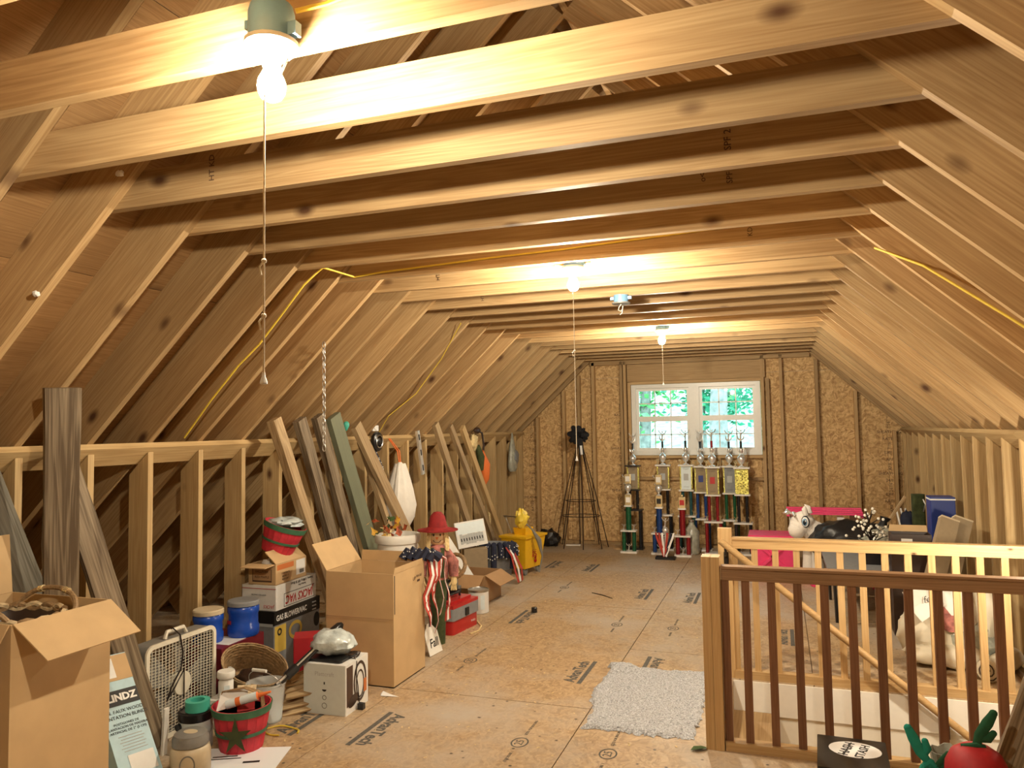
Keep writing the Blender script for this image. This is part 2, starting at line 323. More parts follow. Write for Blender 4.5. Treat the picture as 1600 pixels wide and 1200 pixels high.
def panel(name, o, x, y, w, h, mt, parent, th=.0006, **k):
    mb = MB(); m = axes(o, x, y); mb.prism([(-w / 2, -h / 2), (w / 2, -h / 2), (w / 2, h / 2), (-w / 2, h / 2)], 0, th, m); return mb.build(name, mt, parent, **k)
def clone(root, loc, rz=None, label=None):
    r = root.copy(); COL.objects.link(r); r.location = loc
    if rz is not None: r.rotation_euler = (0, 0, rz)
    if label: r['label'] = label
    for ch in list(root.children):
        c = ch.copy(); COL.objects.link(c); c.parent = r
        for g in ch.children: d = g.copy(); COL.objects.link(d); d.parent = c
    return r
X, Y, Z = V((1, 0, 0)), V((0, 1, 0)), V((0, 0, 1))

# ------------------------------------------------------------------ floor with the stair opening
OX0, OX1, OY0, OY1 = -.33, 2.6, 4.065, 5.10
FX0, FX1, FY0, FY1 = -5.75, 3.7, -1.6, 10.42
mb = MB()
for x0, x1, y0, y1 in ((FX0, OX0, FY0, FY1), (OX1, FX1, FY0, FY1), (OX0, OX1, FY0, OY0), (OX0, OX1, OY1, FY1)):
    mb.box(((x0 + x1) / 2, (y0 + y1) / 2, -.13), (x1 - x0, y1 - y0, .22))
floor = mb.build('floor', 'rough_board', kind='structure')
def minus(r, o):
    x0, x1, y0, y1 = r; a0, a1, b0, b1 = o
    if x1 <= a0 or x0 >= a1 or y1 <= b0 or y0 >= b1: return [r]
    out = []
    if x0 < a0: out.append((x0, a0, y0, y1))
    if x1 > a1: out.append((a1, x1, y0, y1))
    m0, m1 = max(x0, a0), min(x1, a1)
    if y0 < b0: out.append((m0, m1, y0, b0))
    if y1 > b1: out.append((m0, m1, b1, y1))
    return out
i = 0; x = -1.07 - 4 * 1.2192
while x < FX1:
    y = 5.54 - 4 * 2.4384 + (1.2192 if i % 2 else 0)
    while y < FY1:
        r = (max(x, FX0) + .0025, min(x + 1.2192, FX1) - .0025, max(y, FY0) + .0035, min(y + 2.4384, FY1) - .0035)
        if r[1] - r[0] > .03 and r[3] - r[2] > .03:
            for q in minus(r, (OX0, OX1, OY0, OY1)):
                pbox('floor_panel', ((q[0] + q[1]) / 2, (q[2] + q[3]) / 2, -.0095), (q[1] - q[0], q[3] - q[2], .019), 'subfloor', floor)
        y += 2.4384
    x += 1.2192; i += 1
def advan(px, py, flip, L=.47):
    c = az(px, py, .0006); s = -1 if flip else 1
    text('AdvanTech', .105 * L / .47, c + X * (-.012 * s), Y * s, X * -s, 'ink_grey', floor, 'printed_mark', sx=L / .52, bold=.003)
    panel('printed_bar', c + X * (.055 * s), Y, -X, L, .028, 'ink_grey', floor)
for a in ((593, 1139, 1), (905, 1049, 0), (820, 964, 1), (1005, 928, 0), (1080, 934, 0), (1020, 1043, 1), (868, 882, 1), (922, 887, 0), (478, 1122, 0), (1226, 995, 0)): advan(*a)
for px, py in ((812, 1160), (950, 1178), (735, 1032), (964, 976), (1052, 982), (882, 918)):
    c = az(px, py, .0006)
    ellipse('printed_ring', c, Y, -X, .062, .045, 'ink_grey', floor, hole=.008); text('25', .062, c, Y, -X, 'ink_grey', floor, 'printed_mark')
    text('SIZED FOR SPACING', .022, c + Y * .2, Y, -X, 'ink_grey', floor, 'printed_mark'); text('EXPOSURE 1', .022, c - Y * .17, Y, -X, 'ink_grey', floor, 'printed_mark')

# stairwell below the floor
sw = thing('wall_stairwell', 'white painted walls of the stairwell below the far railing', 'wall', kind='structure')
pbox('drywall_panel', ((OX0 + OX1) / 2, OY1 + .012, -1.42), (OX1 - OX0, .024, 2.46), 'drywall', sw)
pbox('drywall_panel', ((OX0 + OX1) / 2, OY0 - .012, -1.4), (OX1 - OX0, .024, 2.5), 'drywall', sw)
pbox('drywall_panel', (OX1 + .012, (OY0 + OY1) / 2, -1.4), (.024, OY1 - OY0, 2.5), 'drywall', sw)
pbox('skirt_board', ((OX0 + OX1) / 2, OY1 + .004, -.11), (OX1 - OX0, .03, .20), 'white_paint', sw)
pbox('end_board', (OX0 - .012, (OY0 + OY1) / 2, -.35), (.024, OY1 - OY0, .66), 'pine', sw)
pbox('drywall_panel', (OX0 - .012, (OY0 + OY1) / 2, -1.66), (.024, OY1 - OY0, 1.96), 'drywall', sw)
pbox('drywall_panel', ((OX0 + OX1) / 2, OY0 - .05, -1.4), (OX1 - OX0 + .3, .03, 2.6), 'drywall', sw)
pbox('drywall_panel', ((OX0 + OX1) / 2, OY1 + .05, -1.4), (OX1 - OX0 + .3, .03, 2.6), 'drywall', sw)
pbox('hall_floor', ((OX0 + OX1) / 2, (OY0 + OY1) / 2, -2.62), (OX1 - OX0, OY1 - OY0, .04), 'pine', sw)
st = thing('staircase', 'wooden stair treads descending through the floor opening', 'staircase', (OX0, (OY0 + OY1) / 2, -2.6))
for k in range(11):
    z = -.19 * (k + 1) + 2.6
    board('tread', (.132 + .25 * k, -.5, z - .016), (.132 + .25 * k, .5, z - .016), .265, .032, X, 'pine', st)
    board('riser', (.25 + .25 * k, -.5, z - .032 - .08), (.25 + .25 * k, .5, z - .032 - .08), .158, .018, Z, 'pine', st)

# ------------------------------------------------------------------ roof framing
ceil = thing('ceiling', 'open timber roof of sloping rafters and horizontal collar ties', 'ceiling', kind='structure')
RD, TH = .235, .038
cosn = 1 / math.sqrt(1 + SLP * SLP)
ridge = TIE + SLP * HALF
eave_dx = ridge / SLP
ks = range(-8, 21)
yk = [1.868 + .4064 * k for k in ks] + [YF + .0]
rnd = random.Random(4)
for n, y in enumerate(yk):
    for s in (-1, 1):
        nrm = V((s * SLP, 0, 1)).normalized()
        o = nrm * (RD / 2)
        ln = eave_dx if s < 0 else eave_dx
        board('rafter', V((XC, y - TH / 2, ridge)) + o, V((XC + s * ln, y - TH / 2, 0)) + o, RD, TH, nrm, 'pine', ceil)
    if n < len(yk) - 1:
        dz = rnd.uniform(-.004, .004)
        board('collar_tie', (XC - HALF - .12, y + TH / 2 + .0005, TIE + .07 + dz), (XC + HALF + .12, y + TH / 2 + .0005, TIE + .07 + dz), .14, TH, Z, 'pine', ceil)
board('collar_tie', (XC - HALF - .05, YF + .02, TIE + .07), (XC + HALF + .05, YF + .02, TIE + .07), .14, TH, Z, 'pine', ceil)
board('ridge_board', (XC, FY0, ridge + .20), (XC, FY1, ridge + .20), .28, .036, Z, 'pine', ceil)
for s in (-1, 1):
    nrm = V((s * SLP, 0, 1)).normalized(); dn = V((s, 0, -SLP)).normalized(); L0 = eave_dx / cosn + .42
    r = 0; d0 = 0.
    while d0 < L0:
        d1 = min(d0 + 1.2192, L0); y = FY0 - (1.2192 if r % 2 else 0)
        while y < FY1:
            y0, y1 = max(y, FY0), min(y + 2.4384, FY1)
            if y1 - y0 > .05:
                c = V((XC, (y0 + y1) / 2, ridge)) + dn * ((d0 + d1) / 2) + nrm * (RD + .007)
                board('roof_sheathing', c - Y * ((y1 - y0) / 2 - .002), c + Y * ((y1 - y0) / 2 - .002), round(d1 - d0 - .004, 4), .012, dn, 'plywood', ceil)
            y += 2.4384
        d0 = d1; r += 1
    c = V((XC, 0, ridge)) + dn * (L0 / 2) + nrm * (RD + .035)
    board('light_block_slab', c + Y * (FY0 - .1), c + Y * (FY1 + .15), L0 + .5, .03, dn, 'rough_board', ceil)  # unseen slab added behind the sheathing to stop sky light at its gaps

# lumber stamps printed on the collar ties
for px, py, tx in ((331, 262, 'HT KD'), (1137, 218, 'SPF 2'), (1140, 272, 'SPF 2'), (1098, 277, 'o<'), (685, 433, 'HT'), (754, 466, 'HT'), (1172, 362, 'KD'), (160, 268, 'S-P-F')):
    for k in range(-1, 15):
        q = ay(px, py, 1.868 + .4064 * k - .0008)
        if TIE + .015 < q.z < TIE + .135: text(tx, .034, q, Z, -X, 'ink_brown', ceil, 'printed_mark'); break
# ------------------------------------------------------------------ knee walls: studs with bevelled tops under a sloping plate
PT = .038 / cosn
def knee(side, x):
    s = -1 if side == 'left' else 1
    w = thing('wall_' + side, 'open knee wall of bare studs along the %s side of the attic' % side, 'wall', kind='structure')
    ztop = roof_z(x)
    nrm = V((s * SLP, 0, 1)).normalized(); dn = V((s, 0, -SLP)).normalized()
    c = V((x, 0, ztop)) + dn * .07 - nrm * (.019 + .001)
    for y0, y1 in ((FY0, 2.3), (2.302, 5.55), (5.552, YF - .005)):
        board('top_plate', c + Y * y0, c + Y * y1, .14, .038, dn, 'pine_pale', w)
    board('bottom_plate', (x + s * .07, FY0, .019), (x + s * .07, YF - .005, .019), .14, .038, X, 'pine_pale', w)
    zf = ztop - PT - .004; zb = zf - .14 * SLP
    mb = MB(); mb.prism([(.0385, 0), (zf, 0), (zb, .14), (.0385, .14)] if s > 0 else [(.0385, 0), (.0385, -.14), (zb, -.14), (zf, 0)], -.019, .019)
    me = mb.mesh('stud', 'pine_pale')
    for k in range(-8, 21):
        y = 1.868 + .4064 * k - .011
        o = bpy.data.objects.new('stud', me); link(o, w); o.matrix_local = axes((x, y, 0), Z, X)
    o = bpy.data.objects.new('stud', me); link(o, w); o.matrix_local = axes((x, YF - .03, 0), Z, X)
    return w
wl = knee('left', XL); wr = knee('right', XR)

# ------------------------------------------------------------------ gable wall at the far end with the window
wf = thing('wall_far', 'gable wall of studs and strand board around the window', 'wall', kind='structure')
WX0, WX1, WZ0, WZ1 = -1.885, -.215, 1.215, 2.165
YO = YF + .09
def zo(x): return roof_z(x) + RD / cosn - .01
def gable(pts, y0, y1, name, mt):
    mb = MB(); mb.prism(pts, y0, y1, Matrix(((1, 0, 0, 0), (0, 0, 1, 0), (0, 1, 0, 0), (0, 0, 0, 1)))); return mb.build(name, mt, wf)
xs = [-4.85, -3.62, -2.40, WX0, WX1, .04, 1.26, 2.75]
for a, b in zip(xs, xs[1:]):
    a2, b2 = a + .0015, b - .0015
    def polys(z0, z1):
        za, zb = min(z1, zo(a2)), min(z1, zo(b2))
        if max(za, zb) <= z0 + .01: return
        pts = [(a2, z0), (b2, z0)]
        if zb > z0: pts.append((b2, zb))
        if za < z1 and zb >= z1 and za < zb: pts.append((XC - (eave_dx - (z1 - RD / cosn + .01) / SLP), z1))
        if zb < z1 and za >= z1 and zb < za: pts.append((XC + (eave_dx - (z1 - RD / cosn + .01) / SLP), z1))
        if za > z0: pts.append((a2, za))
        gable(pts, YO, YO + .011, 'strand_board', 'osb')
    if a == WX0:
        polys(0, WZ0); gable([(a2, WZ1), (b2, WZ1), (b2, 2.28), (a2, 2.28)], YO, YO + .011, 'strand_board', 'osb'); gable([(a2, 2.283), (b2, 2.283), (b2, zo(b2)), (XC, zo(XC)), (a2, zo(a2))], YO, YO + .011, 'strand_board', 'osb')
    else: polys(0, 2.28); polys(2.283, 4.2)
# siding behind, closing the gable
mbs = MB(); mx4 = Matrix(((1, 0, 0, 0), (0, 0, 1, 0), (0, 1, 0, 0), (0, 0, 0, 1)))
for p in ([(-5.8, -.2), (WX0, -.2), (WX0, zo(WX0) + .05), (-5.8, zo(-5.8) + .05)], [(WX1, -.2), (3.75, -.2), (3.75, zo(3.75) + .05), (WX1, zo(WX1) + .05)], [(WX0, -.2), (WX1, -.2), (WX1, WZ0), (WX0, WZ0)], [(WX0, WZ1), (WX1, WZ1), (WX1, zo(WX1) + .05), (XC, zo(XC) + .05), (WX0, zo(WX0) + .05)]): mbs.prism(p, YO + .0115, YO + .04, mx4)
mbs.build('siding', 'concrete', wf)
def gstud(x, z0, z1, name='gable_stud', w=TH): board(name, (x, YF + .045, z0), (x, YF + .045, z1), w, .09, X, 'pine_gable', wf)
for x in (-3.24, -2.85, -2.63, -2.42): gstud(x, .04, roof_z(x) - .01)
for x in (-2.025, -1.975, -1.915): gstud(x, .04, 2.5 if x < -1.95 else 2.2)
for x in (-.185, -.12): gstud(x, .04, 2.2 if x > -.15 else 2.5)
for x in (.043, .467, .909): gstud(x, .04, min(2.5, roof_z(x) - .01))
gstud(1.33, .04, 1.50)
for x in (-1.55, -1.15, -.75, -.42): gstud(x, .04, 1.17)
board('bottom_plate', (-3.45, YF + .045, .02), (1.40, YF + .045, .02), .09, .038, Y, 'pine_gable', wf)
board('window_sill_plate', (WX0 - .01, YF + .045, 1.192), (WX1 + .01, YF + .045, 1.192), .09, .038, Y, 'pine_gable', wf)
board('window_head_plate', (WX0 - .01, YF + .045, 2.19), (WX1 + .01, YF + .045, 2.19), .09, .038, Y, 'pine_gable', wf)
board('header', (-1.94, YF + .04, 2.33), (-.15, YF + .04, 2.33), .235, .07, Z, 'pine_gable', wf)
board('gable_top_plate', (XC - HALF, YF + .045, 2.475), (XC + HALF, YF + .045, 2.475), .09, .045, Y, 'pine_gable', wf)
for a, b in ((-1.89, -1.57), (-1.53, -1.17), (-1.13, -.77), (-.73, -.44), (-.40, -.20)): board('blocking', (a, YF + .05, .90), (b, YF + .05, .90), .038, .06, Z, 'pine_gable', wf)
for px in (831, 970, 1390):
    p = ay(px, 700, YO - .001)
    for k in range(13): text(random.Random(k + px).choice(['APA', 'RATED', 'EXP 1', '24/16', '7/16', 'SHEATHING']), .05, (p.x, YO - .0008, .5 + k * .115 if px < 1300 else .55 + .085 * k), X if k % 3 else Z, Z if k % 3 else -X, 'ink_brown', wf, 'printed_mark')

# window: two double-hung sashes with six-over-six lites
wn = thing('window_1', 'white twin double-hung window with six-over-six panes', 'window', (0, YF, 0), kind='structure')
fw = MB()
for c, d in ((((WX0 + .03), .03, 1.69), (.06, .09, .95)), ((WX1 - .03, .03, 1.69), (.06, .09, .95)), ((XC - .02, .03, 1.69), (.13, .085, .95)), (((WX0 + WX1) / 2, .03, WZ1 - .025), (1.67, .088, .05)), (((WX0 + WX1) / 2, .03, WZ0 + .03), (1.67, .10, .06))): fw.box(c, d)
fw.build('window_frame', 'white_plastic', wn)
for a, b in ((WX0 + .06, XC - .085), (XC + .045, WX1 - .06)):
    for z0, z1, yy in ((1.70, WZ1 - .05, .05), (WZ0 + .06, 1.70, .025)):
        sb = MB(); w = b - a; g = .035
        sb.box(((a + b) / 2, yy, z1 - g / 2), (w, .025, g)).box(((a + b) / 2, yy, z0 + g / 2), (w, .025, g)).box((a + g / 2, yy, (z0 + z1) / 2), (g, .025, z1 - z0 - 2 * g)).box((b - g / 2, yy, (z0 + z1) / 2), (g, .025, z1 - z0 - 2 * g))
        sash = sb.build('sash', 'white_plastic', wn)
        iw, ih = (w - 2 * g) / 3, (z1 - z0 - 2 * g) / 2; mu = MB()
        for k in (1, 2): mu.box((a + g + iw * k, yy, (z0 + z1) / 2), (.014, .012, z1 - z0 - 2 * g))
        mu.box(((a + b) / 2, yy, (z0 + z1) / 2), (w - 2 * g, .012, .014)); mu.build('muntin', 'white_plastic', sash)
        for i in range(3):
            for j in range(2): pbox('pane', (a + g + iw * (i + .5), yy + .001, z0 + g + ih * (j + .5)), (iw - .0145, .003, ih - .0145), 'pane_glass', sash)
    pbox('sash_lock', ((a + b) / 2, .01, 1.705), (.05, .02, .014), 'white_plastic', wn)
# wall behind the camera
nw = MB(); nw.prism([(-5.8, -.2), (3.75, -.2), (3.75, zo(3.75) + .05), (XC, zo(XC) + .05), (-5.8, zo(-5.8) + .05)], FY0 - .04, FY0, mx4); nw.build('wall_near', 'osb', kind='structure')

# ------------------------------------------------------------------ woods outside the window
hs = MB(); nx, ny = 24, 26
for j in range(ny + 1):
    for i in range(nx + 1):
        x = -14 + 26 * i / nx; y = 11.5 + 28 * j / ny
        hs.v.append((x, y, -2.6 + max(0, y - 13) * .33 + .5 * noise.noise(V((x * .4, y * .4, 0)))))
for j in range(ny):
    for i in range(nx): a = j * (nx + 1) + i; hs.f.append((a, a + 1, a + nx + 2, a + nx + 1))
hs.build('ground_hillside', 'litter', kind='structure', smooth=True)
def gz(x, y): return -2.6 + max(0, y - 13) * .33 + .5 * noise.noise(V((x * .4, y * .4, 0)))
def tree(x, y, r, h, crown, seed, label, lm='leaves'):
    rd = random.Random(seed); z = gz(x, y) - .1; t = thing('tree', label, 'tree', (x, y, z), group='trees outside the window')
    MB().tube([(0, 0, 0), (rd.uniform(-.1, .1), 0, h * .4), (rd.uniform(-.3, .3), 0, h)], [r * 1.25, r, r * .45], 10).build('trunk', 'bark', t, smooth=True)
    lf = MB()
    for cx, cy, cz, cr, n in crown:
        for k in range(n * 5):
            p = V((rd.gauss(cx, cr * .5), rd.gauss(cy, cr * .4), rd.gauss(cz, cr * .35))); a = rd.uniform(0, 6.28); b = rd.uniform(-.7, .7); s = rd.uniform(.05, .12)
            u = V((math.cos(a), math.sin(a), b)).normalized() * s; w = u.orthogonal().normalized() * s * .55
            lf.add([p - u, p + w, p + u + V((0, 0, -.02)), p - w], [(0, 1, 2, 3)])
    lf.build('foliage', lm, t, kind='stuff')
tree(-1.02, 15.0, .17, 9, [(1.2, 1, 5.2, 1.2, 260), (-1.6, .8, 6.0, 1.0, 160)], 1, 'thick pale tree trunk seen through the right sash')
tree(-2.9, 17.0, .12, 8, [(.2, 0, 4.6, 1.4, 420), (-.8, 0, 3.2, .9, 200)], 2, 'slim tree with bright green crown seen through the left sash', 'leaves')
tree(-1.7, 18.5, .10, 9, [(.1, 0, 4.3, 1.3, 420), (.3, 0, 2.9, .8, 160)], 3, 'slim tree standing behind the window mullion', 'leaves_blue')
tree(.9, 17.6, .09, 8, [(0, 0, 4.5, 1.4, 420), (-.5, 0, 3.6, 1., 240)], 4, 'leafy tree filling the upper right panes', 'leaves_blue')
tree(-5.0, 22, .14, 9, [(.3, 0, 4.2, 2., 420), (0, 0, 6.2, 1.6, 260)], 5, 'farther leafy tree on the slope left of the window view', 'leaves')
tree(1.6, 23, .14, 9, [(0, 0, 4.0, 2.0, 420), (-1.5, 0, 4.6, 1.8, 300)], 6, 'farther leafy tree on the slope right of the window view', 'leaves')

# ------------------------------------------------------------------ ceiling lamps: blue boxes, porcelain holders, bare bulbs, pull cords
def lamp(p, label, zend, knots, bracket, bm='bulb'):
    """p = bulb centre"""
    t = thing('ceiling_lamp', label, 'lamp', (p[0], p[1], p[2]), group='bare bulb ceiling lamps')
    b = MB(); b.lathe([(.050, .100), (.052, .105), (.052, .165), (.046, .185), (.0, .186)], 16); b.box((.056, 0, .12), (.03, .022, .03)).box((-.056, 0, .15), (.02, .022, .02)); b.build('junction_box', 'box_blue', t, smooth=True)
    if bracket: MB().box((.0, -.0, .15), (.20, .018, .075)).build('mounting_block', 'pine', t)
    MB().lathe([(.0, .045), (.020, .045), (.022, .058), (.028, .062), (.050, .080), (.060, .090), (.060, .100), (.0, .101)], 20).build('lampholder', 'white_plastic', t, smooth=True)
    MB().lathe([(0, -.035), (.012, -.033), (.022, -.027), (.029, -.015), (.0315, 0), (.029, .014), (.022, .028), (.016, .040), (.014, .046), (0, .047)], 20).build('bulb', bm, t, smooth=True)
    if zend:
        z1 = zend - p[2]; x0, y0 = .028, .03; pts = [(x0, y0, .085)] + [(x0 + .003 * math.sin(i * 1.3), y0 + .002 * math.cos(i * 2.1), .085 + (z1 - .085) * i / 12) for i in range(1, 13)]
        pts = [(x0 * .3, -.036, z) if z < .0 else (x0, y0 - .066 * (.085 - z) / .12, z) for x0_, y0_, z in pts]
        c = MB().tube(pts, .0022, 6).build('pull_cord', 'cord', t)
        e = V(pts[-1]); MB().lathe([(.003, .01), (.004, 0), (.008, -.012), (.008, -.016), (0, -.016)], 10, Matrix.Translation(e)).build('cord_end', 'white_plastic', c, smooth=True)
        for z in knots:
            q = V((e.x, e.y, z - p[2])); k = MB(); k.ball(q, .006, 8); k.tube([q, q + V((-.012, 0, -.012)), q + V((-.008, 0, -.03))], .0025, 5); k.build('cord_knot', 'cord', c, smooth=True)
    return t
lamp((-1.05, 1.395, 2.385), 'nearest bare bulb on a blue box with the longest pull cord', 1.728, [1.98, 1.86], False, 'bulb_near')
lamp((-1.035, 3.995, 2.385), 'middle bare bulb on a grey box with a pull cord', 1.444, [2.02], True)
lamp((-.965, 6.84, 2.37), 'farthest bare bulb near the gable window', 1.985, [], False)
sl_ = lamp((1.27, 4.42, .98), 'bare bulb hanging low over the stairs beside the right knee wall', None, [], False, 'bulb_small')
MB().tube([(0, 0, .186), (0, 0, .68)], .005, 6).build('hanging_cord', 'cord', sl_)
jb = thing('junction_box', 'blue round ceiling box with no bulb and a loose wire', 'box', (-.985, 5.085, 2.5))
MB().lathe([(.05, 0), (.05, -.05), (0, -.051)], 16).box((.058, 0, -.02), (.03, .02, .02)).box((-.058, 0, -.02), (.03, .02, .02)).build('body', 'box_blue', jb, smooth=True)
MB().lathe([(0, -.0505), (.062, -.0505), (.062, -.06), (0, -.062)], 18).build('cover', 'grey_plastic', jb, smooth=True)
MB().tube([(0, 0, -.062), (-.015, 0, -.08), (-.02, 0, -.1), (-.005, 0, -.11), (.01, 0, -.095), (.012, 0, -.075), (.005, 0, -.12), (-.01, 0, -.135)], .0025, 6).build('loose_wire', 'cord', jb)

# ------------------------------------------------------------------ railings around the stair opening
def railing(label, y, x0, xs, ztop, mrail, mbal, mnewel, hb, double):
    t = thing('stair_railing', label, 'railing', (0, y, 0), group='pine railings around the stair opening')
    if double:
        for dx in (-.022, .022): board('newel_post', (x0 - .048 + dx * 1.02, 0, 0), (x0 - .048 + dx * 1.02, 0, .946), .0435, .09, X, mnewel, t)
    else:
        board('newel_post', (x0 - .04, 0, 0), (x0 - .04, 0, .94), .085, .06, X, mnewel, t)
    xe = 2.45
    board('top_rail', (x0 + .001, 0, ztop - .029), (xe, 0, ztop - .029), .058, .045, Z, mrail, t)
    board('rail_cap', (x0 + .001, 0, ztop + .006), (xe, 0, ztop + .006), .065, .012, Y, mrail, t)
    board('bottom_rail', (x0 + .001, 0, hb / 2), (xe, 0, hb / 2), hb, .07, Z, 'rail_pine', t)
    for x in xs: board('baluster', (x, 0, hb), (x, 0, ztop - .058), .038, .030, X, mbal, t)
    return t
nx_ = [-.285] + [-.186 + .1215 * k for k in range(22)]
fx_ = [-.300] + [-.176 + .1255 * k for k in range(21)]
railing('near stair railing with dark stained balusters and a double pine newel', 4.005, -.303, nx_, .888, 'rail_mid', 'rail_stained', 'rail_pine', .042, True)
railing('far stair railing of pale yellow pine balusters', 5.135, -.316, fx_, .872, 'rail_pine', 'rail_pine', 'rail_pine', .05, False)
hr = thing('handrail', 'round pine handrail sloping down the white stairwell wall', 'handrail', (-.36, 5.045, .85))
MB().tube([(-.02, 0, .02), (1.31, 0, -1.035), (2.6, 0, -2.06)], .021, 12).build('rail', 'rail_pine', hr, smooth=True)
for x in (.012, 1.22):
    z = -.79 * x; b = MB(); b.tube([(x, 0, z - .02), (x, .005, z - .055), (x, .04, z - .075)], .009, 8); b.rbox((x, .045, z - .085), (.03, .012, .075), .005); b.build('bracket', 'black_plastic', hr, smooth=True)

# ------------------------------------------------------------------ yellow cable stapled under the rafters and ties
pts = [asl(288, 684, .012), asl(330, 625, .012), asl(372, 572, .012), asl(405, 538, .012), asl(440, 492, .012), asl(475, 445, .012), asl(493, 428, .012), asl(505, 418, .012)]
yc = 1.868 + .4064 * 5 - .006
yc2 = 3.887
pts += [V((XC - HALF + .12, yc2 - .01, 2.515)), V((XC - HALF + .3, yc2, 2.53)), V((-1.7, yc2, 2.545)), V((-1.4, yc2, 2.555)), V((-1.1, yc2, 2.56)), V((-.7, yc2, 2.575)), V((-.3, yc2, 2.59)), V((0, yc2, 2.60)), V((.22, yc2 - .02, 2.60))]
MB().tube(pts, .0055, 6).build('electrical_cable', 'yellow_cable', None, True, label='yellow electrical cable stapled across a collar tie and down the left rafters', cat='cable')
MB().tube([V((-.99, 1.40, 2.55)), V((-.93, 1.435, 2.575)), V((-.85, 1.45, 2.60)), V((-.75, 1.452, 2.66))], .006, 6).build('electrical_cable', 'yellow_cable', None, True, label='short yellow cable leaving the nearest lamp box', cat='cable')
MB().tube([V((.45, 3.86, 2.42)), V((.62, 3.70, 2.29)), V((.9, 3.55, 2.02)), V((1.15, 3.45, 1.78))], .0055, 6).build('electrical_cable', 'yellow_cable', None, True, label='yellow cable running down the right rafters', cat='cable')
MB().tube([asl(720, 505, .01), asl(690, 560, .01), asl(650, 615, .01), asl(607, 650, .01), asl(592, 676, .01)], .004, 6).build('electrical_cable', 'yellow_cable', None, True, label='thin yellowish cable on the left rafters above the hanging bag', cat='cable')

# ------------------------------------------------------------------ leaning lumber, left side
def lean(top, bot, w, t, mt, label, seed, wd=Y, name='wooden_board'): return old_board(name, bot, top, w, t, wd, mt, label, seed)
lean(V((-3.415, 2.41, 1.50)), V((-3.415, 3.02, .048)), .20, .028, 'weathered_grey', 'wide grey-green plank leaning at the far left edge', 1)
lean(asl(97, 606, .075), az(76, 1196) + V((.075, .0, .01)), .145, .045, 'weathered', 'upright dark weathered plank behind the open cardboard box', 2, V((.45, .9, 0)))
lean(V((-3.35, 2.80, 1.53)), az(243, 1172) + V((0, 0, .012)), .125, .04, 'weathered', 'weathered plank slanting down across the box fan', 3, V((.3, .95, 0)))
lean(asl(428, 655, .075), az(545, 1012) + V((-.02, 0, .01)), .088, .060, 'old_tan', 'tan knotty stud leaning right of the apple basket', 4)
lean(asl(468, 655, .075), az(561, 995) + V((0, 0, .01)), .10, .05, 'weathered', 'dark weathered board next to the tan stud', 5)
lean(asl(496, 650, .075), az(583, 978) + V((0, 0, .01)), .10, .05, 'weathered', 'dark splintered board beside the green plank', 6)
lean(asl(520, 650, .075), az(613, 972) + V((0, 0, .01)), .15, .045, 'weathered_green', 'wide mossy green plank leaning behind the large box', 7)
lean(asl(546, 690, .075) + V((.09, .02, 0)), az(655, 965) + V((0, 0, .01)), .05, .04, 'old_tan', 'narrow pale stud right of the green plank', 8)
lean(asl(556, 664, .075), az(688, 945) + V((0, 0, .01)), .12, .04, 'old_tan', 'tan board with stains leaning in front of the hanging white bag', 9)
lean(asl(680, 662, .075), az(758, 900) + V((0, 0, .01)), .10, .04, 'old_tan', 'first of three far studs leaning left of the mop bucket', 10)
lean(asl(703, 665, .075), az(785, 882) + V((0, 0, .01)), .075, .04, 'old_tan', 'darker middle stud of the three leaning by the mop bucket', 11)
lean(asl(722, 668, .075), az(793, 868) + V((0, 0, .01)), .085, .04, 'pine_pale', 'palest stud of the three leaning by the mop bucket', 12)

# ------------------------------------------------------------------ cardboard cartons
def flap(parent, side, w, d, h, ang, ln, mt, th=.005, inset=.004):
    n = {'+x': X, '-x': -X, '+y': Y, '-y': -Y}[side]; span = (d if 'x' in side else w) - 2 * inset; off = (w if 'x' in side else d) / 2
    dr = Z * math.cos(math.radians(ang)) + n * math.sin(math.radians(ang)); tng = Z.cross(n); nn = tng.cross(dr)
    o = n * (off + (.004 if ang > 90 else 0)) + Z * (h + .002); mb = MB(); mb.prism([(-span / 2, 0), (span / 2, 0), (span / 2 - .006, ln), (-span / 2 + .006, ln)], -th / 2, th / 2, axes(o, tng, dr)); return mb.build('flap', mt, parent)
def open_box(name, label, loc, rz, w, d, h, flaps, mt='cardboard', cat='box', th=.006):
    t = thing(name, label, cat, loc, rz); mb = MB()
    mb.box((0, 0, th / 2 + .001), (w, d, th))
    for s in (-1, 1): mb.box((s * (w - th) / 2, 0, h / 2 + .001), (th, d, h)); mb.box((0, s * (d - th) / 2, h / 2 + .001), (w - 2 * th, th, h))
    mb.build('body', mt, t)
    for s, a, l in flaps: flap(t, s, w, d, h, a, l, mt)
    return t
def closed_box(name, label, loc, rz, w, d, h, mt, cat='box', group=None):
    t = thing(name, label, cat, loc, rz, group); mb = MB(); mb.rbox((0, 0, h / 2), (w, d, h), .004, 1); mb.build('body', mt, t); return t
def face(n, w, d, h, u=0., v=0.):
    """centre of a side plus offsets (u along reading, v up)"""
    x = Z.cross(n); o = V((n.x * (w / 2 + .0008), n.y * (d / 2 + .0008), h / 2)) + x * u + Z * v; return o, x, Z

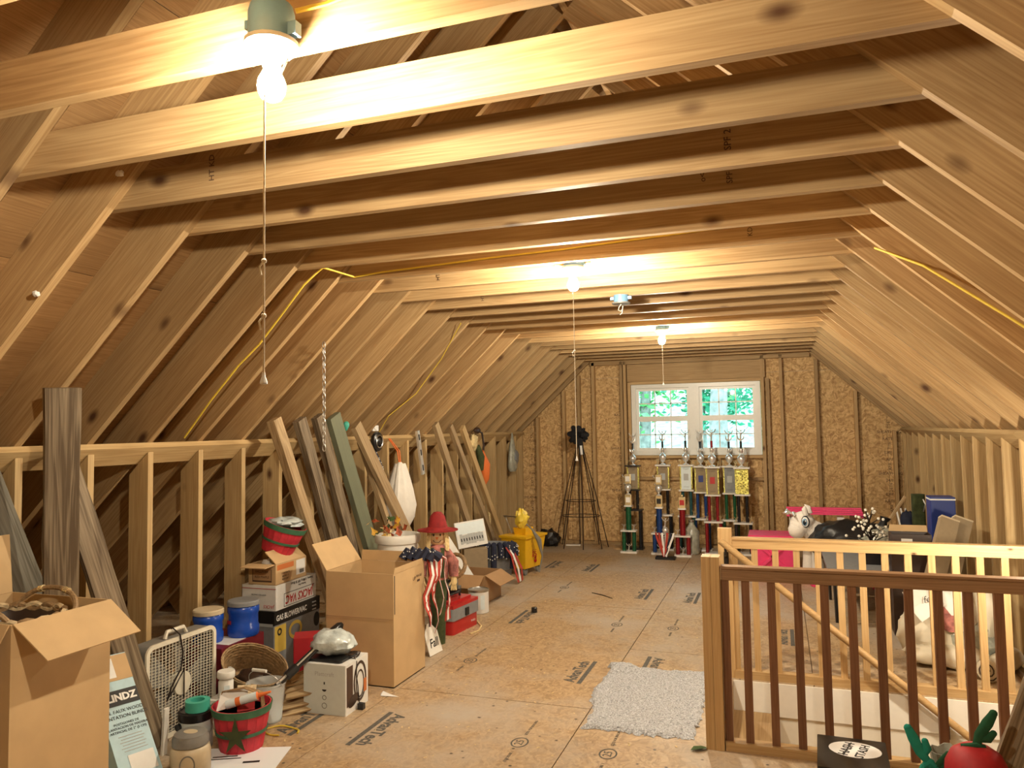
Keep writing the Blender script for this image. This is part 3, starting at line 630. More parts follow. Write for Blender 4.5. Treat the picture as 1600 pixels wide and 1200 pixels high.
ob = open_box('cardboard_box', 'tall open cardboard box at the far left holding a wicker basket', (-3.03, 2.325, 0), 0, .58, .45, .90, [('+x', 125, .21), ('-x', 4, .26), ('-y', 150, .24)])
bk = thing('wicker_basket', 'dark wicker basket with braided rim inside the tall open box', 'basket', (-3.05, 2.345, .655))
MB().lathe([(.10, 0), (.15, .10), (.185, .20), (.18, .20), (.145, .10), (.095, .008), (0, .008)], 24, None, 1.15, .9).build('bowl', 'dark_leather', bk, smooth=True)
for ph in (0, PI):
    MB().tube([(1.15 * .186 * math.cos(a), .9 * .186 * math.sin(a), .205 + .012 * math.sin(a * 9 + ph)) for a in [2 * PI * i / 60 for i in range(60)]], .012, 6, closed=True).build('braided_rim', 'wicker_light' if ph else 'wicker', bk, smooth=True)
for sg in (-1, 1):
    h_ = MB().tube([(.17 * math.cos(a) + .03 * sg, .12 * sg + .05 * sg * math.sin(a), .205 + .085 * math.sin(a)) for a in [PI * i / 14 for i in range(15)]], .011, 8).build('handle', 'wicker', bk, smooth=True)
    for k in (5, 9):
        a = PI * k / 14; c = V((.17 * math.cos(a) + .03 * sg, .12 * sg + .05 * sg * math.sin(a), .205 + .085 * math.sin(a))); d = V((-math.sin(a), 0, math.cos(a) * .5)).normalized(); r = MB()
        for q in (-1, 0, 1): r.cyl(c + d * (.009 * q - .003), c + d * (.009 * q + .003), .0145, n=10)
        r.build('wrap', 'gold', h_)

big = open_box('cardboard_box', 'large plain cardboard box standing open beside the white appliance box', (-2.565, 4.525, 0), 0, .49, .44, .70, [('-x', 35, .20), ('+y', 0, .07)])
flap(big, '+x', .49, .44, .70, 3, .035, 'cardboard')
text('FRAGILE', .022, (.2456, .14, .63), Y, Z, 'ink_brown', big); text('UP', .035, (.2456, .07, .62), Y, Z, 'ink_brown', big); panel('printed_mark', (.2456, .13, .60), Y, Z, .04, .014, 'ink_brown', big)
MB().box((.2455, -.205, .57), (.0012, .008, .24)).build('slit', 'ink_black', big)
MB().box((0, -.2225, .42), (.486, .002, .003)).build('crease', 'cardboard_dark', big)

# white appliance box with printed headphones
wb_ = closed_box('appliance_box', 'white square box with printed brown headphones and line icons', (-2.50, 3.935, 0), .04, .275, .265, .28, 'white_card')
fr = lambda u, v: face(-Y, .275, .265, .28, u, v)
panel('front_print', *fr(0, 0), .268, .274, 'pale_card', wb_)
o, x, y = fr(0, .085); text('Plattcraft', .034, o - Y * .0008, x, y, 'ink_soft', wb_)
o, x, y = fr(0, .035); panel('icon', o - Y * .0008, x, y, .008, .014, 'ink_black', wb_)
o, x, y = fr(0, .0); mbi = MB(); mbi.prism([(.014 * math.cos(a), .012 * math.sin(a)) for a in [PI + PI * i / 10 for i in range(11)]], 0, .0006, axes(o - Y * .0008, x, y)); mbi.build('icon', 'ink_black', wb_)
for v, r in ((-.045, .013), (-.09, .016)): o, x, y = fr(0, v); ellipse('icon', o - Y * .0008, x, y, r, r, 'ink_black', wb_, hole=.0025)
sd = lambda u, v: face(X, .275, .265, .28, u, v)
panel('photo_print', *sd(-.09, .015), .07, .22, 'ink_brown', wb_)
for (rx, ry, hl, dv, m_) in ((.085, .115, .016, .01, 'dark_leather'), (.055, .08, .01, -.005, 'dark_leather')):
    o, x, y = sd(.03, dv); ellipse('headband_print', o + X * .0006, x, y, rx * .9, ry, m_, wb_, hole=hl)
o, x, y = sd(-.05, -.075); ellipse('ear_pad_print', o + X * .001, (x + y * .3), y, .06, .03, 'dark_leather', wb_)
o, x, y = sd(.09, -.03); panel('cup_print', o + X * .001, x, y, .035, .075, 'ink_orange', wb_)
cb_ = MB().tube([(.10, .03, .2835), (.12, .0, .285), (.1405, -.01, .27), (.1415, -.02, .2), (.141, .0, .13), (.1415, .01, .06), (.15, .0, .02)], .0025, 6).build('adapter_cord', 'black_wire', None, True, label='black adapter cord draped over the white appliance box', cat='cord')
cb_.location = (-2.50, 3.935, 0); cb_.rotation_euler = (0, 0, .04)
MB().box((.165, -.005, .018), (.035, .03, .034)).build('plug', 'black_plastic', cb_)
for k in range(3): MB().tube([(.09 + .03 * math.cos(a), .04 + .05 * math.sin(a) + .006 * k, .2845 + .006 * k + .003 * math.sin(3 * a)) for a in [2 * PI * i / 16 for i in range(16)]], .0022, 5, closed=True).build('cord_loop', 'black_wire', cb_)
t = thing('folded_pad', 'flat black pad under the clear plastic bag', 'pad', (-2.535, 3.93, .2815)); MB().rbox((0, 0, .007), (.26, .20, .014), .02).build('pad', 'black_plastic', t)
MB().blob((-2.53, 3.95, .365), (.135, .11, .075), .22, 2.4, 3, 28, -.068).build('plastic_bag', 'clear_bag', None, True, label='crinkled clear plastic bag lying on the white appliance box', cat='bag')

# vacuum cartons stack against the wall
gx, gy, gw, gd = -3.295, 4.50, .265, .52
gb = closed_box('blower_carton', 'black and grey gas blower carton at the bottom of the stack', (gx, gy, 0), 0, gw, gd, .43, 'grey_card')
MB().box((0, 0, .385), (gw + .002, gd + .002, .092)).build('black_band', 'black_card', gb)
o, x, y = face(X, gw, gd, .43, -.07, .165); text('GAS BLOWER/VAC', .052, o + X * .002, x, y, 'ink_white', gb, sx=.78, bold=.001)
for k in range(3): o, x, y = face(X, gw, gd, .43, .19, .185 - .025 * k); text('POWER', .014, o + X * .002, x, y, 'ink_white', gb)
panel('yellow_print', *face(X, gw, gd, .43, -.195, .03), .12, .17, 'yellow_card', gb); o, x, y = face(X, gw, gd, .43, -.205, .075); ellipse('ring_print', o + X * .001, x, y, .024, .024, 'ink_black', gb, hole=.011)
o, x, y = face(X, gw, gd, .43, -.03, .05); ellipse('ring_print', o + X * .001, x, y, .075, .06, 'yellow_card', gb, hole=.022); o, x, y = face(X, gw, gd, .43, .22, .06); ellipse('disc_print', o + X * .001, x, y, .035, .05, 'ink_black', gb)
panel('side_print', *face(-Y, gw, gd, .43, 0, .125), gw - .02, .02, 'ink_soft', gb)
sv = closed_box('vacuum_carton', 'white vacuum carton stacked upside down with red lettering', (gx - .005, gy - .01, .4315), .02, .27, .47, .162, 'white_card')
o, x, y = face(X, .27, .47, .162, .03, -.028); text('JACKS VAC', .075, o + X * .0012, -x, -Z, 'ink_red', sv, sx=.85, shear=.2, bold=.002); panel('logo_frame', o, x, y, .36, .088, 'ink_black', sv); panel('logo_ground', o + X * .0006, x, y, .352, .080, 'white_card', sv)
o, x, y = face(X, .27, .47, .162, .06, .06); text('Perfect For', .020, o + X * .001 - Z * .018, -x, -Z, 'ink_black', sv); text("Home, Office, RV & Boat", .026, o + X * .001 + Z * .006, -x, -Z, 'ink_black', sv)
o, x, y = face(-Y, .27, .47, .162, .08, -.055); text('JACKS', .03, o - Y * .0012, -x, -Z, 'ink_red', sv, shear=.2); panel('stripe', *face(-Y, .27, .47, .162, 0, .06), .266, .004, 'ink_red', sv)
o, x, y = face(-Y, .27, .47, .162, 0, .02); text('SHOP SIZE CANISTER', .012, o - Y * .001, -x, -Z, 'ink_black', sv)
sc = open_box('cardboard_box', 'small cardboard carton with labels on top of the vacuum carton', (gx + .012, gy - .055, .594), .03, .21, .36, .135, [('+x', -50, .12), ('-y', 95, .10)])
panel('label_print', *face(-Y, .21, .36, .135, 0, -.005), .15, .085, 'ink_brown', sc); o, x, y = face(-Y, .21, .36, .135, 0, 0); panel('label_ground', o - Y * .0007, x, y, .14, .075, 'cardboard_dark', sc)
for k in range(2): text('BALLPARK' if k == 0 else 'RED MAPLE', .022, o - Y * .0014 + Z * (.02 - .035 * k), x, y, 'ink_brown', sc)
panel('red_print', *face(X, .21, .36, .135, -.07, .045), .19, .035, 'ink_orange', sc); panel('white_label', *face(X, .21, .36, .135, .11, .01), .11, .10, 'white_card', sc); o, x, y = face(X, .21, .36, .135, .12, -.02)
for k in range(9): panel('bar_code', o + X * .0008 + x * (.006 * k - .024), x, y, .003, .025, 'ink_black', sc)
o, x, y = face(X, .21, .36, .135, -.07, 0)
for k in range(3): text(['CONTENTS', 'SERVES 12', 'KEEP DRY'][k], .018, o + X * .001 - Z * (.02 * k), x, y, 'ink_brown', sc)
MB().blob((gx + .0, gy - .14, .705), (.04, .04, .045), .5, 3, 5, 16).build('crumpled_paper', 'ink_white', None, True, label='crumpled white paper in the small carton', cat='paper')

def bushel(name, label, mtx, r0, r1, h, mstave, mband, n=18, star=False, cover=False):
    t = thing(name, label, 'basket', mtx=mtx); me = None
    for k in range(n):
        a = 2 * PI * (k + .5) / n; w0, w1 = r0 * math.tan(PI / n) * .97, r1 * math.tan(PI / n) * .97; mb = MB()
        vs = [(r0, -w0, .002), (r0, w0, .002), (r1, w1, h), (r1, -w1, h), (r0 - .006, -w0, .002), (r0 - .006, w0, .002), (r1 - .006, w1, h), (r1 - .006, -w1, h)]
        mb.add(vs, [(0, 1, 2, 3), (4, 7, 6, 5), (0, 4, 5, 1), (1, 5, 6, 2), (2, 6, 7, 3), (3, 7, 4, 0)])
        if me is None: me = mb.mesh('stave', mstave)
        o = bpy.data.objects.new('stave', me); link(o, t); o.rotation_euler = (0, 0, a)
    MB().lathe([(r0 - .007, 0), (0, .001), (0, .006), (r0 - .007, .006)], 18).build('bottom', mstave, t)
    def hoop(z, hh, e=.005):
        f0, f1 = r0 + (r1 - r0) * (z - hh / 2) / h, r0 + (r1 - r0) * (z + hh / 2) / h; k = 1 / math.cos(PI / n); MB().lathe([(f0 * k, z - hh / 2), (f0 * k + e, z - hh / 2), (f1 * k + e, z + hh / 2), (f1 * k, z + hh / 2), (f0 * k, z - hh / 2)], 36).build('hoop', mband, t, smooth=True)
    hoop(h - .018, .036); hoop(h * .42, .016)
    return t
bushel('bushel_basket', 'red slatted bushel basket tilted on the small carton by the wall', Matrix.Translation((gx - .02, gy - .03, .78)) @ Matrix.Rotation(.30, 4, 'Y') @ Matrix.Rotation(-.12, 4, 'X'), .105, .145, .20, 'red_stave', 'green_stave')
MB().blob((gx + .045, gy - .02, .985), (.115, .115, .035), .4, 2.5, 9, 22).build('plastic_wrap', 'clear_bag', None, True, label='clear plastic wrap stuffed in the tilted red basket', cat='plastic wrap')

# coffee tubs on the maroon carton
mc = closed_box('maroon_carton', 'maroon and white carton under the two blue coffee tubs', (-3.255, 3.86, 0), .03, .31, .40, .355, 'maroon_card')
panel('white_print', *face(X, .31, .40, .355, -.08, -.04), .22, .26, 'white_card', mc); o, x, y = face(X, .31, .40, .355, -.09, -.06); ellipse('maroon_print', o + X * .0008, x, y, .06, .09, 'maroon_card', mc)
panel('white_print', (.03, -.04, .3552), X, Y, .22, .16, 'white_card', mc)
def tub(loc, label, lid, r=.088, h=.165):
    t = thing('coffee_tub', label, 'tub', loc, group='blue plastic coffee tubs')
    MB().lathe([(r * .94, 0), (r, .012), (r, h * .30), (r * .93, h * .38), (r * .93, h * .70), (r, h * .78), (r, h * .93), (r * .9, h), (0, h)], 24).build('body', 'blue_plastic', t, smooth=True)
    MB().lathe([(0, h), (r * 1.03, h), (r * 1.03, h + .022), (r * .96, h + .028), (0, h + .026)], 24).build('lid', lid, t, smooth=True)
    panel('label', (-r * .32, -r * .93 - .006, h * .5), V((.95, -.31, 0)), Z, .04, .022, 'ink_red', t)
tub((-3.29, 3.775, .357), 'blue coffee tub with a tan lid behind the box fan', 'beige_plastic')
tub((-3.185, 3.965, .357), 'blue coffee tub with a grey lid next to the vacuum carton', 'grey_card', .095, .185)

# ------------------------------------------------------------------ box fan
fan = thing('box_fan', 'off-white square box fan with a looped cord', 'fan', mtx=axes((-3.10, 3.36, 0), Y, Z) @ Matrix.Translation((0, .005, 0)))
FS = .51; a = FS / 2
def rring(h0, h1, z0, z1, r, n=5):
    mb = MB(); out = []
    for hh in (h0, h1):
        p = []
        rr = max(.005, r - (h0 - hh))
        for k, (sx, sy) in enumerate(((1, 1), (-1, 1), (-1, -1), (1, -1))):
            for i in range(n + 1): b = (k + i / n) * PI / 2; p.append((sx * (hh - rr) + rr * math.cos(b), a + sy * (hh - rr) + rr * math.sin(b)))
        out.append(p)
    m = len(out[0]); vs = [(*p, z1) for p in out[0]] + [(*p, z1) for p in out[1]] + [(*p, z0) for p in out[0]] + [(*p, z0) for p in out[1]]; fs = []
    for i in range(m):
        j = (i + 1) % m; fs += [(i, j, m + j, m + i), (2 * m + i, 3 * m + i, 3 * m + j, 2 * m + j), (i, 2 * m + i, 2 * m + j, j), (m + i, m + j, 3 * m + j, 3 * m + i)]
    return mb.add(vs, fs)
rring(a, a - .022, -.004, .008, .05).build('front_frame', 'fan_white', fan, smooth=True)
rring(a - .004, a - .010, -.105, -.004, .045).build('housing', 'grey_plastic', fan, smooth=True)
g = MB()
for k in range(1, 20):
    u = -a + .02 + (FS - .04) * k / 20; g.box((u, a, 0), (.0028, FS - .045, .003))
for k in range(1, 30):
    v = .02 + (FS - .04) * k / 30; g.tube([(-a + .02, v, -.002), (-a * .5, v - .008, -.002), (0, v, -.002), (a * .5, v + .008, -.002), (a - .02, v, -.002)], .0014, 4)
g.build('front_grille', 'fan_white', fan)
g = MB()
for k in range(1, 16): g.box((-a + .02 + (FS - .04) * k / 16, a, -.098), (.004, FS - .045, .003)); g.box((0, .02 + (FS - .04) * k / 16, -.098), (FS - .045, .004, .003))
g.build('rear_grille', 'black_plastic', fan)
MB().lathe([(0, -.07), (.05, -.07), (.05, -.02), (.035, -.012), (0, -.01)], 20, Matrix.Translation((0, a, 0))).build('hub', 'fan_white', fan, smooth=True)
MB().lathe([(0, .001), (.062, .001), (.06, .006), (0, .008)], 24, Matrix.Translation((0, a, 0))).build('hub_cap', 'fan_white', fan, smooth=True)
for k in range(5):
    an = 2 * PI * k / 5; m = Matrix.Translation((0, a, -.05)) @ Matrix.Rotation(an, 4, 'Z'); b = MB(); n = 6
    for i in range(n + 1):
        r = .045 + .165 * i / n; w_ = .035 + .05 * i / n
        for s in (-1, 1): b.v.append(tuple(m @ V((r, s * w_ + .02 * i / n, s * .022)))); b.v.append(tuple(m @ V((r, s * w_ + .02 * i / n, s * .022 + .003))))
    for i in range(n): q = i * 4; b.f += [(q, q + 4, q + 6, q + 2), (q + 1, q + 3, q + 7, q + 5), (q, q + 1, q + 5, q + 4), (q + 2, q + 6, q + 7, q + 3)]
    b.build('blade', 'grey_plastic', fan, smooth=True)
MB().tube([(-.085, FS - .004, -.04), (-.07, FS + .03, -.04), (.05, FS + .03, -.04), (.07, FS - .004, -.04)], .011, 8).build('handle', 'fan_white', fan, smooth=True)
MB().tube([(-.05, FS + .02, -.055), (-.04, FS + .046, -.03), (-.03, FS + .01, .012), (-.01, .42, .014), (-.02, .34, .012), (-.09, .26, .012), (-.12, .20, .012), (-.07, .25, .014), (.0, .33, .014), (.0, .18, .014)], .004, 6).build('cord', 'black_wire', fan, smooth=True)

# ------------------------------------------------------------------ blinds box, jar, cans, baskets in the foreground left
p0 = az(262, 1222) ; p1 = ay(196, 1022, 2.99)
wdr = V((.25, .97, 0)).normalized(); Lb = (p1 - p0).length * 1.02
dz_ = (p1 - p0).normalized(); wdr = (wdr - dz_ * wdr.dot(dz_)).normalized()
bz = thing('blinds_box', 'pale blue blinds box leaning right of the tall open box', 'box', mtx=axes(p0, wdr, p1 - p0))
bw = .19
MB().box((-bw / 2, Lb / 2, -.036), (bw, Lb, .07)).build('body', 'sky_card', bz)
def bzp(name, v, h, m_, w=bw): panel(name, (-bw / 2, v, .0004), X, Y, w, h, m_, bz)
bzp('top_print', Lb - .07, .13, 'cardboard'); bzp('black_band', Lb - .22, .075, 'ink_black'); panel('blind_picture', (-.10, Lb - .07, .0012), X, Y, .05, .10, 'white_card', bz)
text('BLINDZ', .048, (-bw / 2, Lb - .22, .0013), X, Y, 'ink_white', bz, bold=.002)
for v, s_, tx in ((.285, .023, '2 IN. FAUX WOOD'), (.312, .023, 'PLANTATION BLINDS'), (.345, .016, 'POSTIGONES DE'), (.363, .016, 'PLANTACION DE MADERA'), (.381, .016, 'ARTIFICIAL DE 2" (5 CM)')): text(tx, s_, (-bw / 2, Lb - v, .001), X, Y, 'ink_black', bz)
for k in range(6): panel('small_print', (-bw / 2 + .008 * (k % 2), Lb - .405 - .014 * k, .0005), X, Y, .11, .003, 'ink_soft', bz)
panel('window_picture', (-bw / 2 + .02, Lb - .54, .0008), X, Y, .12, .09, 'white_card', bz)

jar = thing('plastic_jar', 'beige plastic jar with a grey screw lid in the left foreground', 'jar', (-2.70, 2.985, 0))
MB().lathe([(.085, 0), (.092, .01), (.092, .10), (.085, .125), (.07, .135), (0, .136)], 20).build('body', 'beige_plastic', jar, smooth=True)
MB().lathe([(.078, .132), (.083, .135), (.083, .165), (.074, .176), (.074, .182), (.066, .188), (0, .188)], 28).build('lid', 'grey_plastic', jar, smooth=True)
ellipse('lid_emblem', (0, 0, .1885), X, Y, .036, .025, 'beige_plastic', jar); ellipse('molded_ring', (.05, -.077, .065), V((.83, .55, 0)), Z, .035, .045, 'grey_plastic', jar, hole=.006)

pc = thing('paint_can', 'paint can with a black rim and purple-striped label', 'paint can', (-2.885, 3.225, 0))
MB().lathe([(.080, 0), (.083, .004), (.083, .165), (0, .166)], 28).build('body', 'pale_card', pc, smooth=True)
MB().lathe([(.0835, .145), (.0865, .15), (.0865, .186), (.076, .192), (.074, .186), (0, .186)], 28).build('rim', 'black_plastic', pc, smooth=True)
for k in range(1): text('INT', .045, (.0605, -.0600, .075), V((.70, .71, 0)), Z, 'ink_black', pc); panel('purple_stripe', (.0605, -.0600, .045), V((.70, .71, 0)), Z, .055, .018, 'ink_red', pc)
MB().tube([(-.03, -.082, .12), (0, -.095, .085), (.035, -.092, .06), (.07, -.065, .055), (.092, -.01, .08), (.088, .02, .12)], .002, 6).build('wire_handle', 'steel', pc)
MB().cyl((-.032, -.079, .125), (-.034, -.093, .125), .018, n=12).build('handle_ear', 'black_plastic', pc)
MB().lathe([(.035, 0), (.060, 0), (.060, .050), (.035, .050), (.035, 0)], 28, Matrix.Translation((-2.865, 3.215, .1935))).build('tape_roll', 'teal_tape', None, True, label='roll of teal masking tape lying on the paint can', cat='tape')
MB().box((-2.965, 3.10, .115), (.014, .03, .23), Matrix.Rotation(.06, 3, 'Y')).build('white_stick', 'white_paint', None, label='white painted stick standing left of the paint can', cat='stick')

rb = bushel('bushel_basket', 'red bushel basket with a green rim and painted star, full of tools', Matrix.Translation((-2.655, 3.295, 0)), .105, .145, .22, 'red_stave', 'green_stave')
mbs_ = MB(); q = []
for k in range(10): r = .10 if k % 2 == 0 else .035; a_ = -PI / 2 + PI * k / 5; q.append((r * math.cos(a_) * .8, -r * math.sin(a_)))
mbs_.prism(q, 0, .001, axes((.065, -.128, .105), V((.89, .45, 0)), V((.07, -.12, 1)))); mbs_.build('painted_star', 'olive_cloth', rb)
MB().strip([(.10, .04, .20), (.10, .03, .27), (.02, -.0, .30), (-.09, -.03, .28), (-.1, -.04, .20)], Y, .03, .004).build('handle', 'wicker', rb)
t = thing('paint_brush', 'wide paint brush with a red handle in the red bushel basket', 'brush', mtx=axes((-2.66, 3.335, .235), V((.6, .6, -.1)), V((-.45, .3, .75))))
MB().box((0, -.04, 0), (.085, .07, .02)).build('ferrule', 'red_plastic', t); MB().prism([(-.042, -.005), (.042, -.005), (.05, .06), (-.046, .06)], -.010, .010).build('bristles', 'wicker_light', t); MB().prism([(-.03, -.075), (.03, -.075), (.012, -.13), (-.012, -.13)], -.009, .009).build('handle', 'red_plastic', t)
t = thing('caulk_tube', 'clear caulk tube with an orange nozzle resting on the red basket', 'tube', mtx=axes((-2.70, 3.235, .225), V((.85, .35, .25)), Z)); MB().cyl((0, 0, 0), (.16, 0, 0), .022, n=14).build('tube', 'pale_print', t, True); MB().tube([(.16, 0, 0), (.165, 0, 0), (.23, 0, 0)], [.022, .012, .005], 10).build('nozzle', 'orange_strap', t, True); MB().cyl((.05, 0, 0), (.075, 0, 0), .0225, n=14).build('band', 'orange_strap', t, True)
MB().prism([(0, 0), (.16, .02), (.15, .10), (.02, .09)], 0, .003, axes((-2.735, 3.20, .20), V((.85, .5, .1)), V((-.2, .5, .7)))).build('paper_sheet', 'ink_white', None, label='white paper tucked inside the red bushel basket', cat='paper')

sb_ = ay(353, 1088, 3.52)
closed_box('white_carton', 'small white carton under the white bottle', (sb_.x, sb_.y, 0), .2, .14, .14, sb_.z - .001, 'white_card')
t = thing('pill_bottle', 'white plastic bottle with a ribbed cap behind the red basket', 'bottle', (sb_.x, sb_.y, sb_.z)); MB().lathe([(.036, 0), (.04, .004), (.04, .085), (.03, .098), (.03, .105), (0, .105)], 20).build('body', 'white_plastic', t, True); MB().lathe([(.046, .104), (.048, .108), (.048, .135), (.044, .14), (0, .14)], 24).build('cap', 'white_plastic', t, True); panel('label', (.029, -.029, .045), V((.7, .7, 0)), Z, .03, .05, 'pale_print', t)

c = az(418, 1139) + V((-.085, .10, 0))
t = thing('clear_bucket', 'clear plastic bucket with a wire handle right of the red basket', 'bucket', c)
MB().lathe([(.085, .002), (.105, .20), (.112, .205), (.112, .212), (.102, .212), (.082, .008), (0, .008), (0, .002), (.085, .002)], 24).build('body', 'clear_plastic', t, True)
MB().tube([(.108 * math.cos(b), -.06 * math.sin(b), .20 + .09 * math.sin(b)) for b in [PI * i / 14 for i in range(15)]], .002, 6).build('wire_handle', 'steel', t); MB().cyl((-.045, -.06, .292), (.045, -.06, .292), .009, n=10).build('grip', 'white_plastic', t, True); MB().lathe([(0, .012), (.084, .012), (.09, .07), (0, .072)], 20).build('contents', 'pale_print', t, True)
c = az(455, 1118) + V((.055, -.02, 0))
for k in range(7):
    r_ = random.Random(k + 40); ang = .7 + r_.uniform(-.25, .25); d_ = V((math.cos(ang), math.sin(ang), .10 * k / 6 + .12))
    board('wood_shim', c + V((-.10, .0 + .012 * k, .012 + .028 * k)) - V((.02 * (k % 3), 0, 0)), c + V((-.10, .012 * k, .012 + .028 * k)) + d_ * .26, .045, .012, V((-.6, .6, .5)), 'old_tan', None, label=['lowest wood shim on the floor by the white appliance box', 'second wood shim up in the loose pile', 'third wood shim up in the loose pile', 'middle wood shim of the loose pile', 'fifth wood shim up in the loose pile', 'second wood shim from the top of the pile', 'topmost wood shim of the loose pile'][k], cat='wood scrap', group='loose wood shims')
MB().tube([az(440, 1142, .006) + V((.10 * math.cos(b), .06 * math.sin(b), .003 * math.sin(4 * b))) for b in [2 * PI * i / 24 for i in range(20)]], .005, 6).build('coiled_wire', 'yellow_cable', None, True, label='yellow wire coiled on the floor below the shims', cat='cord')
MB().prism([(-.22, -.12), (.20, -.16), (.24, .10), (-.16, .14)], 0.001, .004, axes(az(372, 1186), V((.9, .45, 0)), V((-.45, .9, 0)))).build('poster', 'vinyl', None, label='white printed sheet lying on the floor under the red basket', cat='paper')
po = bpy.data.objects['poster']
for (u, v, w_, h_) in ((-.08, .03, .12, .01), (-.06, 0, .15, .008), (.10, -.06, .08, .02)): panel('print', (az(372, 1186) + V((.9 * u, .45 * u + v, .0045))), V((.9, .45, 0)), V((-.45, .9, 0)), w_, h_, 'ink_black', po)

# wicker basket with dark contents, red carton, tripod
wk = thing('wicker_basket', 'oval brown wicker basket tipped toward the room', 'basket', mtx=Matrix.Translation((-2.955, 3.76, .20)) @ Matrix.Rotation(.62, 4, 'Y') @ Matrix.Rotation(.45, 4, 'X') @ Matrix.Rotation(.5, 4, 'Z'))
mb = MB(); n = 40; prof = [(.70, -.10), (.78, -.05), (.88, .0), (.95, .05), (1., .10), (.95, .10), (.9, .05), (.82, 0), (.72, -.05), (.64, -.09), (0, -.09)]
mb.lathe([(r * .155, z) for r, z in prof], n, None, 1.25, .85); mb.build('bowl', 'wicker', wk, True)
for k in range(9): MB().tube([(1.25 * .155 * (.72 + .03 * k) * math.cos(b), .85 * .155 * (.72 + .03 * k) * math.sin(b), -.09 + .022 * k + .004 * math.sin(b * 14 + k * PI)) for b in [2 * PI * i / 48 for i in range(48)]], .006, 5, closed=True).build('weave_strand', 'wicker' if k < 8 else 'wicker_light', wk, True)
MB().blob((-2.95, 3.76, .19), (.10, .08, .035), .3, 2, 4, 18).build('dark_pouch', 'dark_leather', None, True, label='dark leather pouch lying in the tipped wicker basket', cat='pouch')
closed_box('red_box', 'plain red cardboard box behind the tripod', (-2.80, 4.12, 0), .55, .20, .17, .345, 'red_card')
q0, q1 = ay(432, 1072, 3.62), ay(531, 978, 4.02)
t = thing('tripod', 'folded black tripod lying across the boxes', 'tripod', q0); dv = q1 - q0; sd_ = dv.cross(Z).normalized()
for k, off in enumerate((-.018, .0, .018)):
    MB().tube([sd_ * off + Z * (.012 if k == 1 else 0), dv * .35 + sd_ * off, dv * .95 + sd_ * off], [.006, .009, .011], 8).build('leg', 'silver' if k == 1 else 'black_plastic', t, True)
MB().cyl(dv * .15, dv * .30, .026, n=10).build('collar', 'black_plastic', t, True); MB().tube([dv * .82, dv * .9, dv * 1.0, dv * 1.04], [.024, .03, .026, .012], 10).build('head', 'black_plastic', t, True)

# ------------------------------------------------------------------ autumn decorations and tools beyond the large box
# white tub with autumn leaves
c = V((-2.80, 5.27, 0)); ztub = ay(640, 870, 5.32).z
t = thing('storage_tub', 'tall white tub full of autumn leaves behind the large box', 'tub', c)
MB().lathe([(.12, .001), (.155, .74), (.17, .75), (.175, .77), (.175, .795), (.17, .81), (.15, .812), (.14, .74), (.115, .01), (0, .01)], 28).build('body', 'white_plastic', t, True)
rd = random.Random(8)
for k in range(26):
    a_ = rd.uniform(0, 6.28); r = rd.uniform(.0, .15); p = V((r * math.cos(a_) - .07, r * math.sin(a_) - .05, .80 + rd.uniform(0, .13))); u = V((rd.uniform(-1, 1), rd.uniform(-1, 1), rd.uniform(-.3, 1))).normalized(); w = u.orthogonal().normalized(); s_ = rd.uniform(.03, .055)
    MB().add([p - u * s_, p - u * s_ * .2 + w * s_ * .6, p + u * s_ * .3 + w * s_ * .25, p + u * s_ * 1.1, p + u * s_ * .3 - w * s_ * .25, p - u * s_ * .2 - w * s_ * .6, p + u.cross(w) * .006], [(0, 1, 6), (1, 2, 6), (2, 3, 6), (3, 4, 6), (4, 5, 6), (5, 0, 6)]).build('artificial_leaf', ('leaf_red', 'leaf_yellow', 'leaf_red', 'leaf_green', 'straw')[k % 5], t)
# scarecrow
sp = V((-2.475, 5.30, 0)); t = thing('scarecrow', 'standing scarecrow with a red hat and plaid shirt', 'scarecrow', sp, .35)
MB().tube([(0, 0, .0), (0, 0, .30), (0, 0, .5)], [.05, .06, .075], 12).build('trousers', 'olive_cloth', t, True)
for s in (-1, 1): MB().strip([(.035 * s, -.075, .50), (.04 * s, -.082, .62), (.04 * s, -.06, .72)], X, .03, .004).build('brace', 'olive_cloth', t)
MB().tube([(0, 0, .48), (0, 0, .60), (0, 0, .70), (0, 0, .74)], [.075, .085, .075, .04], 14).build('shirt', 'plaid', t, True)
for s in (-1, 1):
    MB().tube([(.05 * s, 0, .70), (.12 * s, -.01, .60), (.12 * s, -.03, .50)], [.035, .04, .035], 10).build('sleeve', 'plaid', t, True)
    hnd = MB(); hnd.tube([(.12 * s, -.03, .50), (.12 * s, -.035, .46), (.12 * s, -.035, .44)], [.02, .026, .02], 8)
    for q in range(4): hnd.tube([(.12 * s + .009 * (q - 1.5), -.038, .44), (.12 * s + .013 * (q - 1.5), -.042, .40)], [.007, .005], 6)
    hnd.tube([(.12 * s - .02 * s, -.04, .46), (.12 * s - .035 * s, -.05, .435)], [.007, .005], 6); hnd.build('glove', 'straw', t, True)
hd = MB().ball((0, 0, .80), (.072, .065, .08), 16).build('head', 'skin_cloth', t, True)
for s in (-1, 1): MB().ball((.025 * s, -.062, .815), (.006, .004, .010), 8).build('eye', 'ink_black', hd)
MB().prism([(-.012, 0), (.012, 0), (0, -.022)], 0, .006, axes((0, -.066, .80), X, Z)).build('nose', 'orange_strap', hd); MB().tube([(-.03, -.058, .775), (-.015, -.064, .762), (.015, -.064, .762), (.03, -.058, .775)], .003, 5).build('mouth', 'ink_brown', hd)
hr_ = MB(); rd = random.Random(3)
